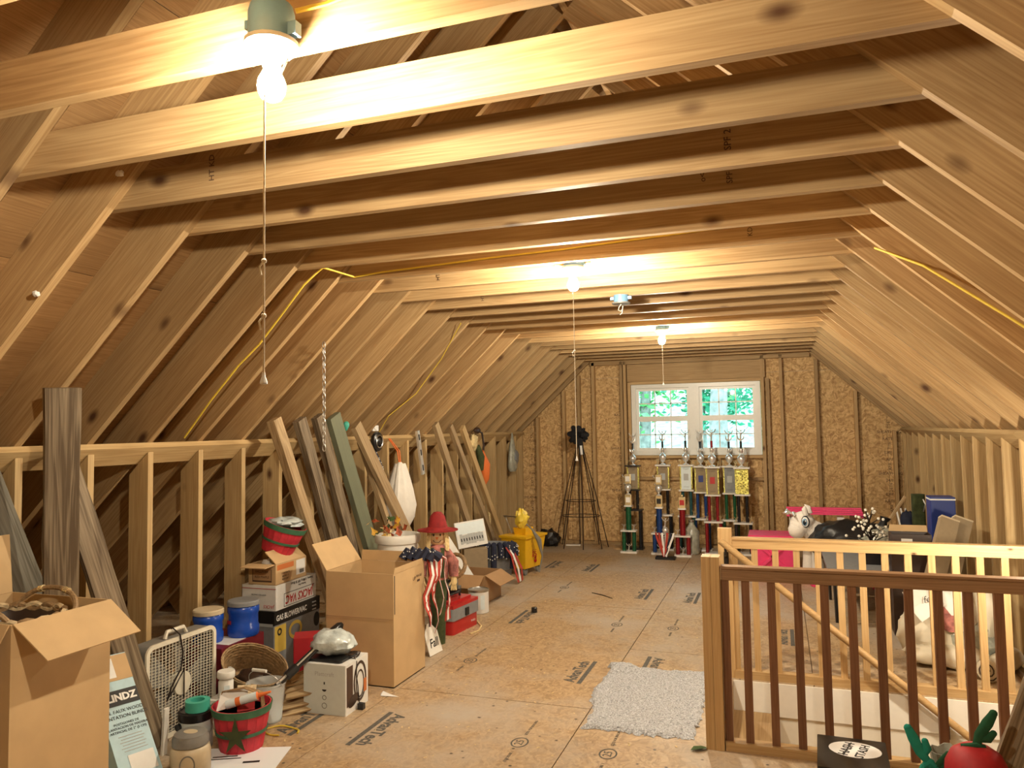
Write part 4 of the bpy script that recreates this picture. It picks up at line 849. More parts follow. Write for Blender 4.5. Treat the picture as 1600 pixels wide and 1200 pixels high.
for k in range(22):
    s = -1 if k % 2 else 1; a_ = s * rd.uniform(.6, 1.35); p = V((.075 * math.sin(a_), -.06 * math.cos(a_), .85)); hr_.strip([p, p + V((.01 * s, -.012, -.06)), p + V((.015 * s, -.015, -.13 - rd.uniform(0, .03)))], V((math.cos(a_), math.sin(a_), 0)), .013, .004)
hr_.build('straw_hair', 'straw', hd)
MB().lathe([(.0, .985), (.03, .98), (.055, .95), (.075, .87), (.12, .845), (.155, .85), (.155, .842), (.12, .836), (.07, .845)], 26, None, 1., .9).build('hat', 'hat_red', t, True)
# patriotic ribbon over the box corner
rb_ = thing('ribbon_garland', 'red and white striped ribbon garland hanging on the large box corner', 'ribbon', (-2.30, 4.76, 0)); rd = random.Random(5)
for k in range(4):
    x0, y0, ln = .02 + .012 * k, .005 + .055 * k, (.40, .46, .36, .42)[k]
    pts = [V((-.10 + .02 * k, y0 - .02, .715)), V((-.03, y0, .735 + .012 * (k % 2))), V((x0, y0 + .01, .70))] + [V((x0 + .02 * math.sin(i * 1.4 + k), y0 + .015 * math.cos(i * 1.1 + 2 * k) + .012 * i * (k - 1.5) * .5, .68 - ln * i / 6)) for i in range(1, 7)]
    wd = [V((math.sin(i * .5 + k) * .5, 1, 0)) for i in range(len(pts))]
    b_ = MB().strip(pts, wd, .062, .0015).build('ribbon', 'red_cloth', rb_); MB().strip([p + V((.0, 0, .0)) for p in pts], wd, .020, .006).build('stripe', 'ink_white', b_)
mb = MB()
for k in range(5): mb.tube([V((-.18 + .05 * k, -.02, .72)), V((-.16 + .05 * k, -.0, .765 + .01 * (k % 2))), V((-.12 + .05 * k, .03, .73))], .034, 8)
nb = mb.build('navy_bow', 'navy_cloth', rb_, True); rd = random.Random(2); st_ = MB()
for k in range(40): a_ = rd.uniform(-.3, 3.4); u = rd.uniform(-.17, .06); st_.ball((u, -.01 + -.036 * math.cos(a_) * .9, .745 + .037 * math.sin(a_)), .0045, 6)
st_.build('white_star', 'ink_white', nb)
# Fall tag sign
p0, p1 = az(667, 1030), az(697, 1014)
fs = thing('fall_sign', 'white wooden tag sign lettered Fall on the floor', 'sign', mtx=axes((p0 + p1) / 2 + V((0, 0, .004)), p1 - p0, V((-.32, .1, 1))))
MB().prism([(-.085, 0), (.085, 0), (.085, .15), (.02, .215), (-.02, .215), (-.085, .15)], -.006, 0).build('board', 'white_paint', fs); text('Fall', .085, (0, .075, .0006), X, Y, 'ink_black', fs, shear=.25, bold=.001)
MB().tube([(0, .19, .002), (.015, .24, .01), (.0, .29, .02)], .005, 6).build('twine', 'dark_leather', fs)
# toolbox
tp = V(((-2.44 - 2.616 - 2.418) / 3 - .02, 5.68, 0)); t = thing('tool_box', 'red and grey plastic tool box on the floor', 'tool box', (-2.535, 5.72, 0), -.12)
w_, d_ = .24, .42
MB().rbox((0, 0, .055), (w_ - .02, d_ - .02, .11), .025).build('base', 'red_plastic', t, True); MB().rbox((0, 0, .155), (w_, d_, .09), .025).build('body', 'grey_card', t, True); MB().prism([(-.115, -.20), (.115, -.20), (.115, .20), (-.115, .20)], .2005, .225).build('lid', 'red_plastic', t)
MB().prism([(-.07, -.16), (.07, -.16), (.07, .16), (-.07, .16)], .2255, .245).build('lid_top', 'red_plastic', t); MB().box((w_ / 2 + .004, .0, .15), (.012, .05, .06)).build('latch', 'black_plastic', t); MB().tube([(0, -.1, .24), (0, -.09, .275), (0, .09, .275), (0, .1, .24)], .010, 8).build('handle', 'black_plastic', t, True); text('TOOLS', .022, (w_ / 2 - .009, .12, .05), Y, Z, 'ink_white', t)
t = thing('charger', 'black tool charger behind the tool box', 'charger', (-2.70, 6.02, 0), .3); MB().rbox((0, 0, .13), (.18, .16, .26), .02).build('body', 'black_plastic', t, True); MB().tube([(-.06, -.05, .26), (-.05, -.06, .32), (.05, -.06, .32), (.06, -.05, .26)], .012, 8).build('handle', 'black_plastic', t, True); MB().rbox((0, 0, .30), (.13, .11, .07), .02).build('battery', 'grey_plastic', t, True)
t = thing('joint_compound_can', 'white metal can between the tool box and the carton', 'can', (-2.545, 6.28, 0)); MB().lathe([(.085, 0), (.09, .005), (.09, .19), (0, .19)], 24).build('body', 'white_card', t, True); MB().lathe([(.092, .185), (.094, .19), (.094, .2), (.085, .204), (.083, .198), (0, .198)], 24).build('rim', 'steel', t, True); panel('label', (.0640, -.0640, .1), V((.7, .7, 0)), Z, .04, .12, 'pale_print', t)
# toy monkey-like decoration of twigs: a bare basket wreath
MB().tube([(-2.66 + .10 * math.cos(b), 6.02 + .05 * math.sin(b), .44 + .09 * math.sin(b)) for b in [2 * PI * i / 20 for i in range(20)]], .018, 8, closed=True).build('twig_wreath', 'wicker', None, True, label='brown twig wreath resting on the tool charger', cat='wreath')
# carton with long strips
ct = open_box('cardboard_box', 'open cardboard carton with long plastic strips beside the white can', (-2.76, 6.77, 0), -.05, .34, .38, .255, [('+x', 120, .17), ('-y', 128, .16), ('-x', 40, .16)], 'cardboard_dark')
mbx = MB(); mbx.prism([(.05 * math.cos(b), .03 * math.sin(b)) for b in [PI + PI * i / 8 for i in range(9)]], 0, .0006, axes((.1708, .05, .22), Y, Z)); mbx.build('hand_hole', 'ink_black', ct)
for k in range(4):
    a0 = V((-2.86 + .05 * k, 6.72 + .02 * k, .02)); a1 = V((-3.10 + .03 * k, 6.45 + .06 * k, .63 - .02 * k))
    board('plastic_strip', a0, a1, .10, .012, V((.3, .9, 0)), ('steel', 'grey_card', 'maple', 'white_plastic')[k], None, label=['nearest metallic strip standing in the open carton', 'grey plastic strip standing in the open carton', 'tan strip standing in the open carton', 'white strip standing in the open carton'][k], cat='strip', group='long strips in the carton')
t = thing('framed_print', 'white framed print of a long building leaning against the studs', 'picture', mtx=axes(ay(740, 852, 7.2), V((.55, .83, .06)), V((-.25, .05, 1)))); MB().box((0, .12, -.008), (.36, .26, .014)).build('board', 'white_card', t); panel('sky', (0, .18, 0), X, Y, .33, .11, 'pale_print', t)
rd = random.Random(6)
for k in range(9): panel('building', (-.13 + .032 * k, .07 + rd.uniform(0, .01), .0005), X, Y, .03, .07 + rd.uniform(0, .04), 'ink_soft', t); panel('window_mark', (-.13 + .032 * k, .07, .0013), X, Y, .012, .03, 'ink_black', t)
fp = t.location
closed_box('brown_carton', 'brown carton hidden under the framed print', (fp.x + .0, fp.y + .03, 0), .5, .24, .18, max(.1, fp.z - .03), 'brown_card')
# bunting over a grey bin
t = thing('storage_bin', 'grey stacking bin under the star-spangled bunting', 'bin', (-2.90, 7.63, 0), .1); MB().lathe([(.17, .001), (.19, .36), (.205, .365), (.205, .385), (.19, .385), (.165, .01), (0, .01)], 24).build('body', 'grey_card', t, True)
for z in (.12, .24): MB().lathe([(.175 + z * .055, z), (.18 + z * .055, z + .005), (.18 + z * .055, z + .02), (.176 + z * .055, z + .025)], 24).build('rib', 'grey_plastic', t, True)
t = thing('bunting', 'navy star bunting with striped tails draped over the grey bin', 'bunting', (-2.885, 7.61, 0)); mb = MB()
for k in range(9):
    a_ = -2.6 + .33 * k; mb.tube([(.17 * math.cos(a_), .17 * math.sin(a_), .40), (.215 * math.cos(a_), .215 * math.sin(a_), .385), (.225 * math.cos(a_), .225 * math.sin(a_), .33 - .07 * (k % 3 == 1)), (.225 * math.cos(a_), .225 * math.sin(a_), .27 - .12 * (k % 3 == 1))], .03, 8)
nb = mb.build('navy_cloth', 'navy_cloth', t, True); st_ = MB(); rd = random.Random(4)
for k in range(60): a_ = rd.uniform(-2.7, .2); z = rd.uniform(.24, .40); st_.ball((.252 * math.cos(a_), .252 * math.sin(a_), z), .006, 6)
st_.build('white_star', 'ink_white', nb)
for k in range(3): pts = [(.18, -.16 + .05 * k, .38), (.235, -.15 + .05 * k, .3), (.26 + .02 * k, -.12 + .05 * k, .15), (.30, -.12 + .06 * k, .02)]; MB().strip(pts, Y, .045, .003).build('striped_tail', 'red_cloth' if k != 1 else 'ink_white', t)
# mop bucket
mp_ = V((-2.74, 8.12, 0)); t = thing('mop_bucket', 'yellow wheeled mop bucket with caution lettering', 'bucket', mp_, -.25)
mb = MB(); 
def frust(mb, z0, z1, a0, b0, a1, b1): mb.add([(-a0, -b0, z0), (a0, -b0, z0), (a0, b0, z0), (-a0, b0, z0), (-a1, -b1, z1), (a1, -b1, z1), (a1, b1, z1), (-a1, b1, z1)], [(0, 3, 2, 1), (4, 5, 6, 7), (0, 1, 5, 4), (1, 2, 6, 5), (2, 3, 7, 6), (3, 0, 4, 7)]); return mb
frust(MB(), .07, .40, .12, .16, .16, .21).build('body', 'yellow_plastic', t); frust(MB(), .4005, .425, .175, .225, .178, .228).build('rim', 'yellow_plastic', t); frust(MB(), .4255, .50, .07, .07, .085, .08).build('wringer', 'yellow_plastic', t)
for sx in (-1, 1):
    for sy in (-1, 1):
        w = MB().cyl((.10 * sx - .012, .13 * sy, .035), (.10 * sx + .012, .13 * sy, .035), .034, n=14).build('caster', 'grey_plastic', t, True); MB().box((.10 * sx, .13 * sy, .065), (.03, .03, .02)).build('fork', 'black_plastic', w)
for k, tx in enumerate(('CAUTION', 'WET')): text(tx, .05 - .008 * k, (.132 + .0, .03 - .05 * k, .23), Z, -Y, 'ink_red', t, ext=.012)
MB().tube([(-.15, .0, .42), (-.20, -.05, .60), (-.12, -.2, .64), (.05, -.22, .64)], .008, 8).build('press_handle', 'steel', t, True)
MB().blob((-2.74, 8.06, .60), (.075, .075, .10), .45, 4, 6, 18).build('yellow_cloth', 'yellow_cable', None, True, label='yellow rag stuffed in the mop bucket wringer', cat='rag')
MB().tube([(-2.66, 8.0, .55), (-2.58, 7.95, .50), (-2.52, 8.0, .38), (-2.5, 8.05, .2), (-2.53, 8.02, .03)], [.008, .009, .03, .010, .008], 8).build('hose', 'grey_plastic', None, True, label='grey hose drooping from the mop bucket', cat='hose')

# ------------------------------------------------------------------ things hanging on the left knee wall
HX = XL + .03
p = ax(587, 690, HX); t = thing('trimmer_head', 'round black reel hanging on the knee wall plate', 'reel', mtx=axes(p, Y, Z)); MB().lathe([(0, 0), (.085, 0), (.09, .01), (.085, .03), (.06, .04), (.05, .035), (.03, .045), (0, .05)], 24).build('disc', 'black_plastic', t, True); MB().lathe([(.05, .042), (.056, .047), (.06, .042), (.05, .042)], 24).build('ring', 'steel', t, True); MB().box((0, .12, -.004), (.10, .05, .012)).build('card', 'white_card', t)
pts = [ax(583, 706, HX), ax(588, 725, HX), ax(594, 742, HX + .02), ax(598, 757, HX + .02)]; t = thing('polka_dot_scarf', 'navy polka dot cloth hanging below the black reel', 'cloth', pts[0]); rel = [p - pts[0] for p in pts]; MB().tube(rel, [.03, .05, .045, .02], 10).build('cloth', 'navy_cloth', t, True); st_ = MB(); rd = random.Random(1)
for k in range(36): u = rd.uniform(0, 2.9); i = int(u); q = rel[i].lerp(rel[i + 1], u - i); a_ = rd.uniform(-1.4, 1.4); r = (.03, .05, .045, .02)[i] * (1 - (u - i)) + (.03, .05, .045, .02)[i + 1] * (u - i); st_.ball(q + V((r * math.cos(a_), r * math.sin(a_), 0)), .006, 6)
st_.build('dot', 'ink_white', t)
# white drawstring bag
a_, b_ = ax(625, 722, HX + .12), ax(625, 830, HX + .18); hgt = a_.z - b_.z
t = thing('drawstring_bag', 'full white drawstring bag hanging from an orange strap', 'bag', V((a_.x, a_.y, b_.z)))
mb = MB(); n = 28; prof = [(.0, 0), (.10, .02), (.165, .10), (.18, .22), (.15, .36), (.10, .50), (.06, .60), (.03, hgt * .97), (.02, hgt)]
mb.lathe(prof, n)
for i, v in enumerate(mb.v): q = V(v); an = math.atan2(q.y, q.x); k = 1 + .07 * math.sin(an * 9) * min(1, q.z / .2) + .08 * noise.noise(q * 7); mb.v[i] = (q.x * k * .75, q.y * k, q.z)
mb.build('bag', 'white_bag', t, True)
for s in (-1, 1): MB().tube([(0, .012 * s, hgt - .02), (-.015, .02 * s, hgt + .10), (-.11, .012 * s, 1.53 - b_.z)], .006, 6).build('strap', 'orange_strap', t)
# level
a_, b_ = ax(652, 673, HX + .03), ax(661, 741, HX + .05)
t = thing('spirit_level', 'silver spirit level hanging on the knee wall studs', 'level', mtx=axes(b_, a_ - b_, Y)); L_ = (a_ - b_).length; MB().box((L_ / 2, 0, 0), (L_, .055, .022)).build('body', 'silver', t)
for f in (.15, .5, .85): MB().rbox((L_ * f, 0, 0), (.06, .025, .0235), .008).build('vial_window', 'ink_black', t)
# autumn garland
g0 = ax(742, 690, HX + .05); t = thing('autumn_garland', 'hanging autumn garland with a yellow bow and orange cloth', 'garland', g0)
MB().blob((0, -.03, 0), (.03, .09, .09), .4, 3, 2, 18).build('yellow_bow', 'straw', t, True); MB().tube([(0, .08, .12), (.02, .18, .10), (.02, .23, -.05), (0, .22, -.25)], .012, 6).build('brown_ribbon', 'dark_leather', t, True)
MB().tube([(.01, .15, -.12), (.03, .22, -.28), (.02, .24, -.45), (.01, .26, -.52)], [.04, .07, .06, .02], 10).build('orange_cloth', 'orange_strap', t, True); MB().tube([(.01, .05, -.05), (.03, .10, -.18), (.02, .13, -.34)], [.03, .05, .03], 10).build('green_cloth', 'olive_cloth', t, True); MB().tube([(.02, .22, -.5), (.05, .27, -.75), (.05, .33, -1.0)], [.012, .02, .01], 8).build('straw_tail', 'straw', t, True)
MB().ball((.03, .0, .13), (.03, .09, .04), 12).build('brown_hat', 'dark_leather', t, True)
# clear bag near the corner
a_ = ax(800, 676, HX + .02); t = thing('plastic_bag', 'clear plastic bag of small parts hanging near the far corner', 'bag', a_); mb = MB(); mb.lathe([(.012, 0), (.03, -.06), (.07, -.18), (.11, -.35), (.12, -.46), (.08, -.52), (0, -.52)][::-1], 20, None, .5, 1.); mb.build('bag', 'grey_bag', t, True); MB().blob((.04, .02, -.33), (.04, .07, .10), .4, 3, 7, 14).build('contents', 'grey_card', t, True)
# small cyan glow button is a reflector: hanging drop ornament
# hanging chain
top = asl(506, 535, .005); n = 17; ln = 1.02
t = thing('hanging_chain', 'steel link chain hanging from a left rafter', 'chain', top); me = None
for k in range(n):
    mb = MB(); mb.tube([(.011 * math.cos(b), 0, .026 * math.sin(b)) for b in [2 * PI * i / 10 for i in range(10)]], .0032, 5, closed=True)
    if me is None: me = mb.mesh('link', 'steel', True)
    o = bpy.data.objects.new('link', me); link(o, t); o.location = (0, 0, -.02 - k * .0415); o.rotation_euler = (0, 0, (k % 2) * PI / 2)
for nm, px, py, off in (('teardrop ornament hanging above the green plank', 541, 664, .0),):
    MB().lathe([(0, -.05), (.012, -.035), (.024, -.008), (.024, .012), (.014, .026), (0, .03)], 14, Matrix.Translation(asl(px, py, .08))).build('glass_ornament', 'teal_tape', None, True, label='small teal glass ' + nm, cat='ornament')

# ------------------------------------------------------------------ far left corner: black bag, white trims, wire tree
MB().blob((-3.03, 10.02, .10), (.17, .15, .12), .4, 2.3, 11, 22, -.098).build('trash_bag', 'black_bag', None, True, label='black trash bag on the floor in the far left corner', cat='bag')
board('trim_board', (-2.95, 8.55, .02), (-3.05, 9.75, .16), .09, .014, X, 'white_paint', None, label='white trim board lying behind the mop bucket', cat='board')
board('trim_board', (-3.08, 8.60, .06), (-3.16, 9.65, .20), .08, .014, X, 'white_paint', None, label='second white trim board nearer the knee wall', cat='board')
MB().box((-2.70, 10.12, .006), (.20, .05, .012), Matrix.Rotation(.2, 3, 'Z')).build('wood_scrap', 'white_paint', None, label='white scrap of wood at the foot of the wire tree', cat='scrap')
ellipse('paper_plate', (-2.02, 9.95, .002), X, Y, .09, .06, 'maple', None, th=.012, label='small tan disc on the floor left of the trophies', cat='disc')
wc = V((-2.55, 10.0, 0)); t = thing('wire_tree', 'tall wire cone tree frame with a black bow', 'tree frame', wc)
for k in range(8):
    a_ = 2 * PI * (k + .3) / 8; r = .36; MB().tube([(r * math.cos(a_), r * .72 * math.sin(a_), .005), (.2 * math.cos(a_ + .06), .15 * math.sin(a_), .75), (.02 * math.cos(a_), .02 * math.sin(a_), 1.42)], .0065, 6).build('wire_leg', 'black_wire', t)
for z, r in ((.42, .255), (.62, .205)): MB().tube([(r * math.cos(b), r * .75 * math.sin(b), z) for b in [2 * PI * i / 24 for i in range(24)]], .005, 5, closed=True).build('wire_hoop', 'black_wire', t)
bw_ = MB()
rdb = random.Random(14)
for a_ in [2 * PI * i / 11 + rdb.uniform(-.25, .25) for i in range(11)]:
    rr_ = rdb.uniform(.7, 1.25); yy_ = rdb.uniform(-.11, -.03); bw_.tube([(0, -.04, 1.50), (.06 * rr_ * math.cos(a_), yy_, 1.50 + .06 * rr_ * math.sin(a_)), (.105 * rr_ * math.cos(a_ + .25), yy_ + .02, 1.50 + .10 * rr_ * math.sin(a_ + .25)), (.07 * rr_ * math.cos(a_ + .6), -.02, 1.50 + .07 * rr_ * math.sin(a_ + .6)), (0, -.03, 1.50)], [.01, .036, .042, .034, .01], 8)
bw_.build('black_bow', 'fabric_black', t, True); MB().strip([(.03, -.09, 1.46), (.04, -.10, 1.38), (.05, -.10, 1.24)], X, .07, .004).build('ribbon_tail', 'fabric_black', t); MB().strip([(.045, -.105, 1.36), (.055, -.108, 1.24)], X, .03, .005).build('white_ribbon', 'ink_white', t)

# ------------------------------------------------------------------ trophies
def cupp(mb, x, y, z, s=1.): mb.lathe([(.045 * s, z), (.04 * s, z + .008 * s), (.014 * s, z + .02 * s), (.014 * s, z + .04 * s), (.036 * s, z + .06 * s), (.054 * s, z + .10 * s), (.056 * s, z + .13 * s), (.038 * s, z + .155 * s), (.022 * s, z + .165 * s), (0, z + .166 * s)], 16, Matrix.Translation((x, y, 0)))
def figure(mb, x, y, z, s=1., kick=False):
    mb.tube([(x, y, z), (x, y, z + .05 * s), (x + .004, y, z + .085 * s)], [.007 * s, .009 * s, .011 * s], 6); mb.ball((x + .005, y, z + .105 * s), .010 * s, 8)
    mb.tube([(x, y, z + .08 * s), (x - .03 * s, y, z + .10 * s), (x - .04 * s, y, z + .125 * s)], .005 * s, 5); mb.tube([(x, y, z + .08 * s), (x + .032 * s, y, z + .09 * s), (x + .045 * s, y, z + .12 * s)], .005 * s, 5)
    mb.tube([(x, y, z + .04 * s), (x - (.06 if kick else .02) * s, y, z + (.10 if kick else .005) * s)], .006 * s, 5)
def tall(px, y, label, col, plaque, zs, ht, kick=False, foil=False, w=.17, base='marble'):
    """zs = base top, mid plate, plaque bottom, plaque top"""
    p = ay(px, 770, y); t = thing('trophy', label, 'trophy', (p.x, y, 0), group='tall martial arts trophies')
    zm, z0, z1 = zs; d = .13
    MB().rbox((0, 0, .011), (w + .07, d + .04, .022), .008, 2).build('base_plate', base, t); MB().rbox((0, 0, zm), (w + .06, d + .03, .02), .008, 2).build('middle_plate', base, t); MB().rbox((0, 0, z0), (w + .02, d, .018), .006, 2).build('upper_plate', base, t); MB().rbox((0, 0, z1), (w + .025, d, .018), .006, 2).build('top_plate', base, t)
    for sx in (-1, 1):
        for sy in (-1, 1): MB().cyl((sx * (w / 2 - .0), sy * .04, .022), (sx * (w / 2), sy * .04, zm - .01), .020, n=12).build('column', 'col_' + col, t, True)
        MB().cyl((sx * (w / 2 - .035), 0, zm + .01), (sx * (w / 2 - .035), 0, z0 - .009), .020, n=12).build('column', 'col_' + col, t, True)
    MB().box((0, .01, (z0 + z1) / 2), (w - .015, .06, z1 - z0 - .018)).build('plaque_case', 'foil_gold', t)
    m_ = 'foil_gold' if foil else plaque[0]; MB().box((0, -.023, (z0 + z1) / 2), (w - .045 if not foil else w - .015, .005, z1 - z0 - .022)).build('plaque', m_, t)
    if not foil:
        panel('emblem', (.0, -.0262, (z0 + z1) / 2 + .01), X, Z, .06, .085, plaque[1], t)
        for k in range(3): text(('CHAMPIONSHIP', 'TOURNAMENT', 'STATE FINALS')[k], .011, (0, -.0264, z1 - .035 - .016 * k if k < 2 else z0 + .045), X, Z, 'ink_black', t)
    mb = MB()
    for sx in (-1, 1): figure(mb, sx * (w / 2 - .015), 0, z1 + .009, .55); figure(mb, sx * (w / 2), -.03, zm + .01, .55)
    mb.build('small_figure', 'gold', t, True)
    mb = MB(); k = (ht - z1) / .60; cupp(mb, 0, 0, z1 + .009, 1.05 * k); zz = z1 + .009 + .17 * 1.05 * k; cupp(mb, 0, 0, zz, .62 * k); mb.build('cup', 'silver', t, True)
    mb = MB(); z2 = zz + .10 * k
    for sx in (-1, 1): mb.tube([(0, 0, zz + .03 * k), (sx * .035 * k, 0, zz + .06 * k), (sx * .05 * k, 0, zz + .10 * k)], [.012 * k, .010 * k, .004 * k], 8)
    mb.build('cup_handle', 'silver', t, True)
    MB().cyl((0, 0, z2), (0, 0, z2 + .10 * k), .018 * k, n=12).build('top_column', 'col_' + ('black' if col != 'red' else 'red'), t, True)
    mb = MB(); figure(mb, 0, 0, z2 + .10 * k, 1.45 * k, kick)
    if not kick:
        for sx in (-1, 1): mb.tube([(0, 0, z2 + .11 * k), (sx * .04 * k, 0, z2 + .14 * k), (sx * .045 * k, 0, z2 + .20 * k)], [.01 * k, .012 * k, .003 * k], 6)
    mb.build('top_figure', 'silver', t, True)
ht = lambda py, y: ay(1070, py, y).z
def zz3(y, a, b, c): return (ay(1070, a, y).z, ay(1070, b, y).z, ay(1070, c, y).z)
G = ('brown_card', 'ink_black')
tall(990, 10.02, 'tall trophy with black columns at the left end of the row', 'black', ('brown_card', 'ink_soft'), zz3(10.02, 798, 766, 728), ht(673, 10.02), base='black_card')
tall(1037, 10.05, 'tall trophy with a bronze plaque, second from the left', 'black', ('brown_card', 'ink_soft'), zz3(10.05, 805, 765, 727), ht(669, 10.05))
tall(1073, 10.05, 'tall trophy with a pale mint plaque', 'teal', ('pale_print', 'ink_soft'), zz3(10.05, 806, 766, 727), ht(668, 10.05), True)
tall(1096, 10.1, 'tall trophy with a navy emblem on its bronze plaque', 'blue', ('brown_card', 'blue_card'), zz3(10.1, 810, 769, 729), ht(669, 10.1))
tall(1114, 9.85, 'tall trophy with a red emblem and red columns', 'red', ('brown_card', 'ink_red'), zz3(9.85, 814, 773, 730), ht(667, 9.85), True)
tall(1141, 10.1, 'tall trophy with green columns and a dark plaque', 'green', ('grey_card', 'ink_soft'), zz3(10.1, 811, 770, 729), ht(670, 10.1))
tall(1160, 9.88, 'tall trophy with a glittering gold panel at the right end', 'black', G, zz3(9.88, 815, 772, 731), ht(668, 9.88), False, True)
def small(px, y, label, col, zs, emblem, top):
    p = ay(px, 800, y); t = thing('trophy', label, 'trophy', (p.x, y, 0), group='shorter trophies in the front row'); zm, zu, ze = zs; w = .13
    MB().rbox((0, 0, .011), (.21, .15, .022), .008, 2).build('base_plate', 'marble', t); MB().rbox((0, 0, zm), (.20, .13, .018), .008, 2).build('middle_plate', 'marble', t); MB().rbox((0, 0, zu), (.10, .09, .018), .008, 2).build('upper_plate', 'marble', t)
    for sx in (-1, 1): MB().cyl((sx * w / 2, 0, .022), (sx * w / 2, 0, zm - .009), .026, n=12).build('column', 'col_' + col, t, True)
    MB().cyl((0, 0, zm + .009), (0, 0, zu - .009), .036, n=14).build('column', 'col_' + col, t, True)
    mb = MB(); figure(mb, -w / 2, 0, zm + .009, .6); figure(mb, w / 2, 0, zm + .009, .6); figure(mb, 0, -.03, .022, .8); mb.build('small_figure', 'silver', t, True)
    MB().rbox((0, 0, (zu + ze) / 2), (.09, .03, ze - zu - .02), .01, 2).build('frame', 'gold', t); panel('emblem', (0, -.0158, (zu + ze) / 2), X, Z, .055, .065, emblem, t)
    if top:
        mb = MB(); cupp(mb, 0, 0, ze - .01, .8); figure(mb, -.03, 0, ze + .12, 1.); mb.build('cup', 'silver', t, True); MB().rbox((0, 0, ze + .19), (.085, .03, .12), .01, 2).build('upper_frame', 'gold', t); panel('upper_emblem', (0, -.0158, ze + .19), X, Z, .055, .065, 'white_card', t)
    else: mb = MB(); mb.ball((0, 0, ze + .005), .018, 10); mb.build('finial', 'gold', t, True)
z3 = lambda y, a, b, c: (ay(1020, a, y).z, ay(1020, b, y).z, ay(1020, c, y).z)
small(982, 9.72, 'short green-column trophy at the left of the front row', 'green', z3(9.72, 830, 791, 772), 'ink_white', True)
small(1030, 9.70, 'short blue-column trophy in the middle of the front row', 'blue', z3(9.70, 833, 793, 773), 'ink_black', True)
small(1066, 9.60, 'short red-column trophy without a cup', 'red', z3(9.60, 836, 794, 775), 'ink_red', False)
md = V((-1.345, 9.36, 0)); t = thing('medal_stand', 'small trophy draped with red and white medal ribbons', 'trophy', md); MB().rbox((0, 0, .012), (.24, .16, .024), .02, 2).build('base', 'black_card', t); mb = MB(); mb.cyl((0, .02, .024), (0, .02, .26), .02, n=10); cupp(mb, 0, .02, .26, .7); figure(mb, 0, .02, .37, 1.); mb.build('cup', 'silver', t, True)
for k in range(6):
    s = -1 if k % 2 else 1; x0 = s * (.025 + .03 * (k // 2)); pts = [(x0 * .7, .01, .30), (x0 * 1.25, -.04, .315), (x0 * 1.1, -.055, .26), (x0 * .55, -.065, .14), (x0 * .1, -.07, .035)]; MB().strip(pts, X, .024, .003).build('medal_ribbon', ('red_cloth', 'ink_white', 'navy_cloth', 'red_cloth', 'ink_white', 'red_cloth')[k], t)
t = thing('glass_vase', 'grey glass jug standing behind the red trophy', 'jug', (ay(1081, 850, 9.78).x, 9.80, 0)); MB().lathe([(.08, 0), (.095, .02), (.095, .28), (.05, .34), (.03, .37), (.03, .40), (0, .40)], 20).build('body', 'grey_bag', t, True); MB().lathe([(.034, .395), (.036, .40), (.036, .42), (0, .421)], 16).build('cap', 'steel', t, True)

# ------------------------------------------------------------------ right side, beyond the stair opening
pk = ay(1207, 862, 8.75); t = thing('toy_crate', 'hot pink plastic toy crate with a moulded X', 'toy box', (pk.x, 8.80, 0)); hw = .225; zt = ay(1207, 837, 8.6).z
frust(MB(), .0, zt - .02, hw - .02, .18, hw, .20).build('body', 'pink_plastic', t); MB().box((0, 0, zt - .008), (2 * hw + .03, .43, .018)).build('lid', 'pink_plastic', t)
for s in (-1, 1): MB().box((0, -.200, zt * .48), (.34, .03, .03), Matrix.Rotation(s * .75, 3, 'Y')).build('moulded_rib', 'pink_plastic', t)
# playhouse frame with pink slatted roof
a_, b_ = ay(1229, 797, 9.05), ay(1348, 797, 9.05); t = thing('toy_playhouse', 'toy playhouse with a pink slatted roof on white posts', 'playhouse', ((a_.x + b_.x) / 2, 9.25, 0)); w_ = b_.x - a_.x; zr = a_.z
for k in range(7): MB().box((0, -.23 + .075 * k, zr - .028 + .012 * (3 - abs(k - 3))), (w_, .070, .02)).build('roof_slat', 'pink_plastic', t)
MB().box((-w_ / 2 + .015, 0, zr - .052), (.03, .52, .02)).box((w_ / 2 - .015, 0, zr - .052), (.03, .52, .02)).build('roof_beam', 'pink_plastic', t)
for sx in (-1, 1):
    for sy in (-1, 1): frust(MB(), 0, zr - .063, .045, .045, .035, .035).build('post', 'white_plastic', t).location = (sx * (w_ / 2 - .05) * (.95 if sy > 0 else .48), .20 * sy, 0)
# plush pony
py_ = V((.30, 8.25, 0)); S_ = 1.0; t = thing('plush_pony', 'white plush pony lowering its head over the stair railing', 'plush toy', py_)
body = MB(); body.blob((.36, .04, .40), (.34, .13, .14), .06, 2, 3, 24); body.tube([(.08, 0, .46), (-.02, -.02, .54), (-.09, -.03, .60)], [.13, .105, .09], 14)
for x, y in ((.02, -.09), (-.06, .06), (.58, -.08), (.60, .09)):
    body.tube([(x + .03, y, .42), (x, y, .24), (x - .005, y, .085)], [.085, .058, .065], 12)
body.build('body', 'plush_white', t, True)
for x, y in ((.02, -.09), (-.06, .06), (.58, -.08), (.60, .09)): MB().lathe([(.072, .001), (.078, .02), (.07, .088), (0, .09)], 16, Matrix.Translation((x - .005, y, 0))).build('hoof', 'pink_plastic', t, True)
hd = MB(); hd.blob((-.11, -.05, .62), (.115, .10, .11), .04, 2, 1, 20); hd.blob((-.165, -.085, .545), (.085, .078, .085), .04, 2, 2, 18); hd.blob((-.14, -.07, .58), (.10, .085, .09), .04, 2, 5, 18); h_ = hd.build('head', 'plush_white', t, True)
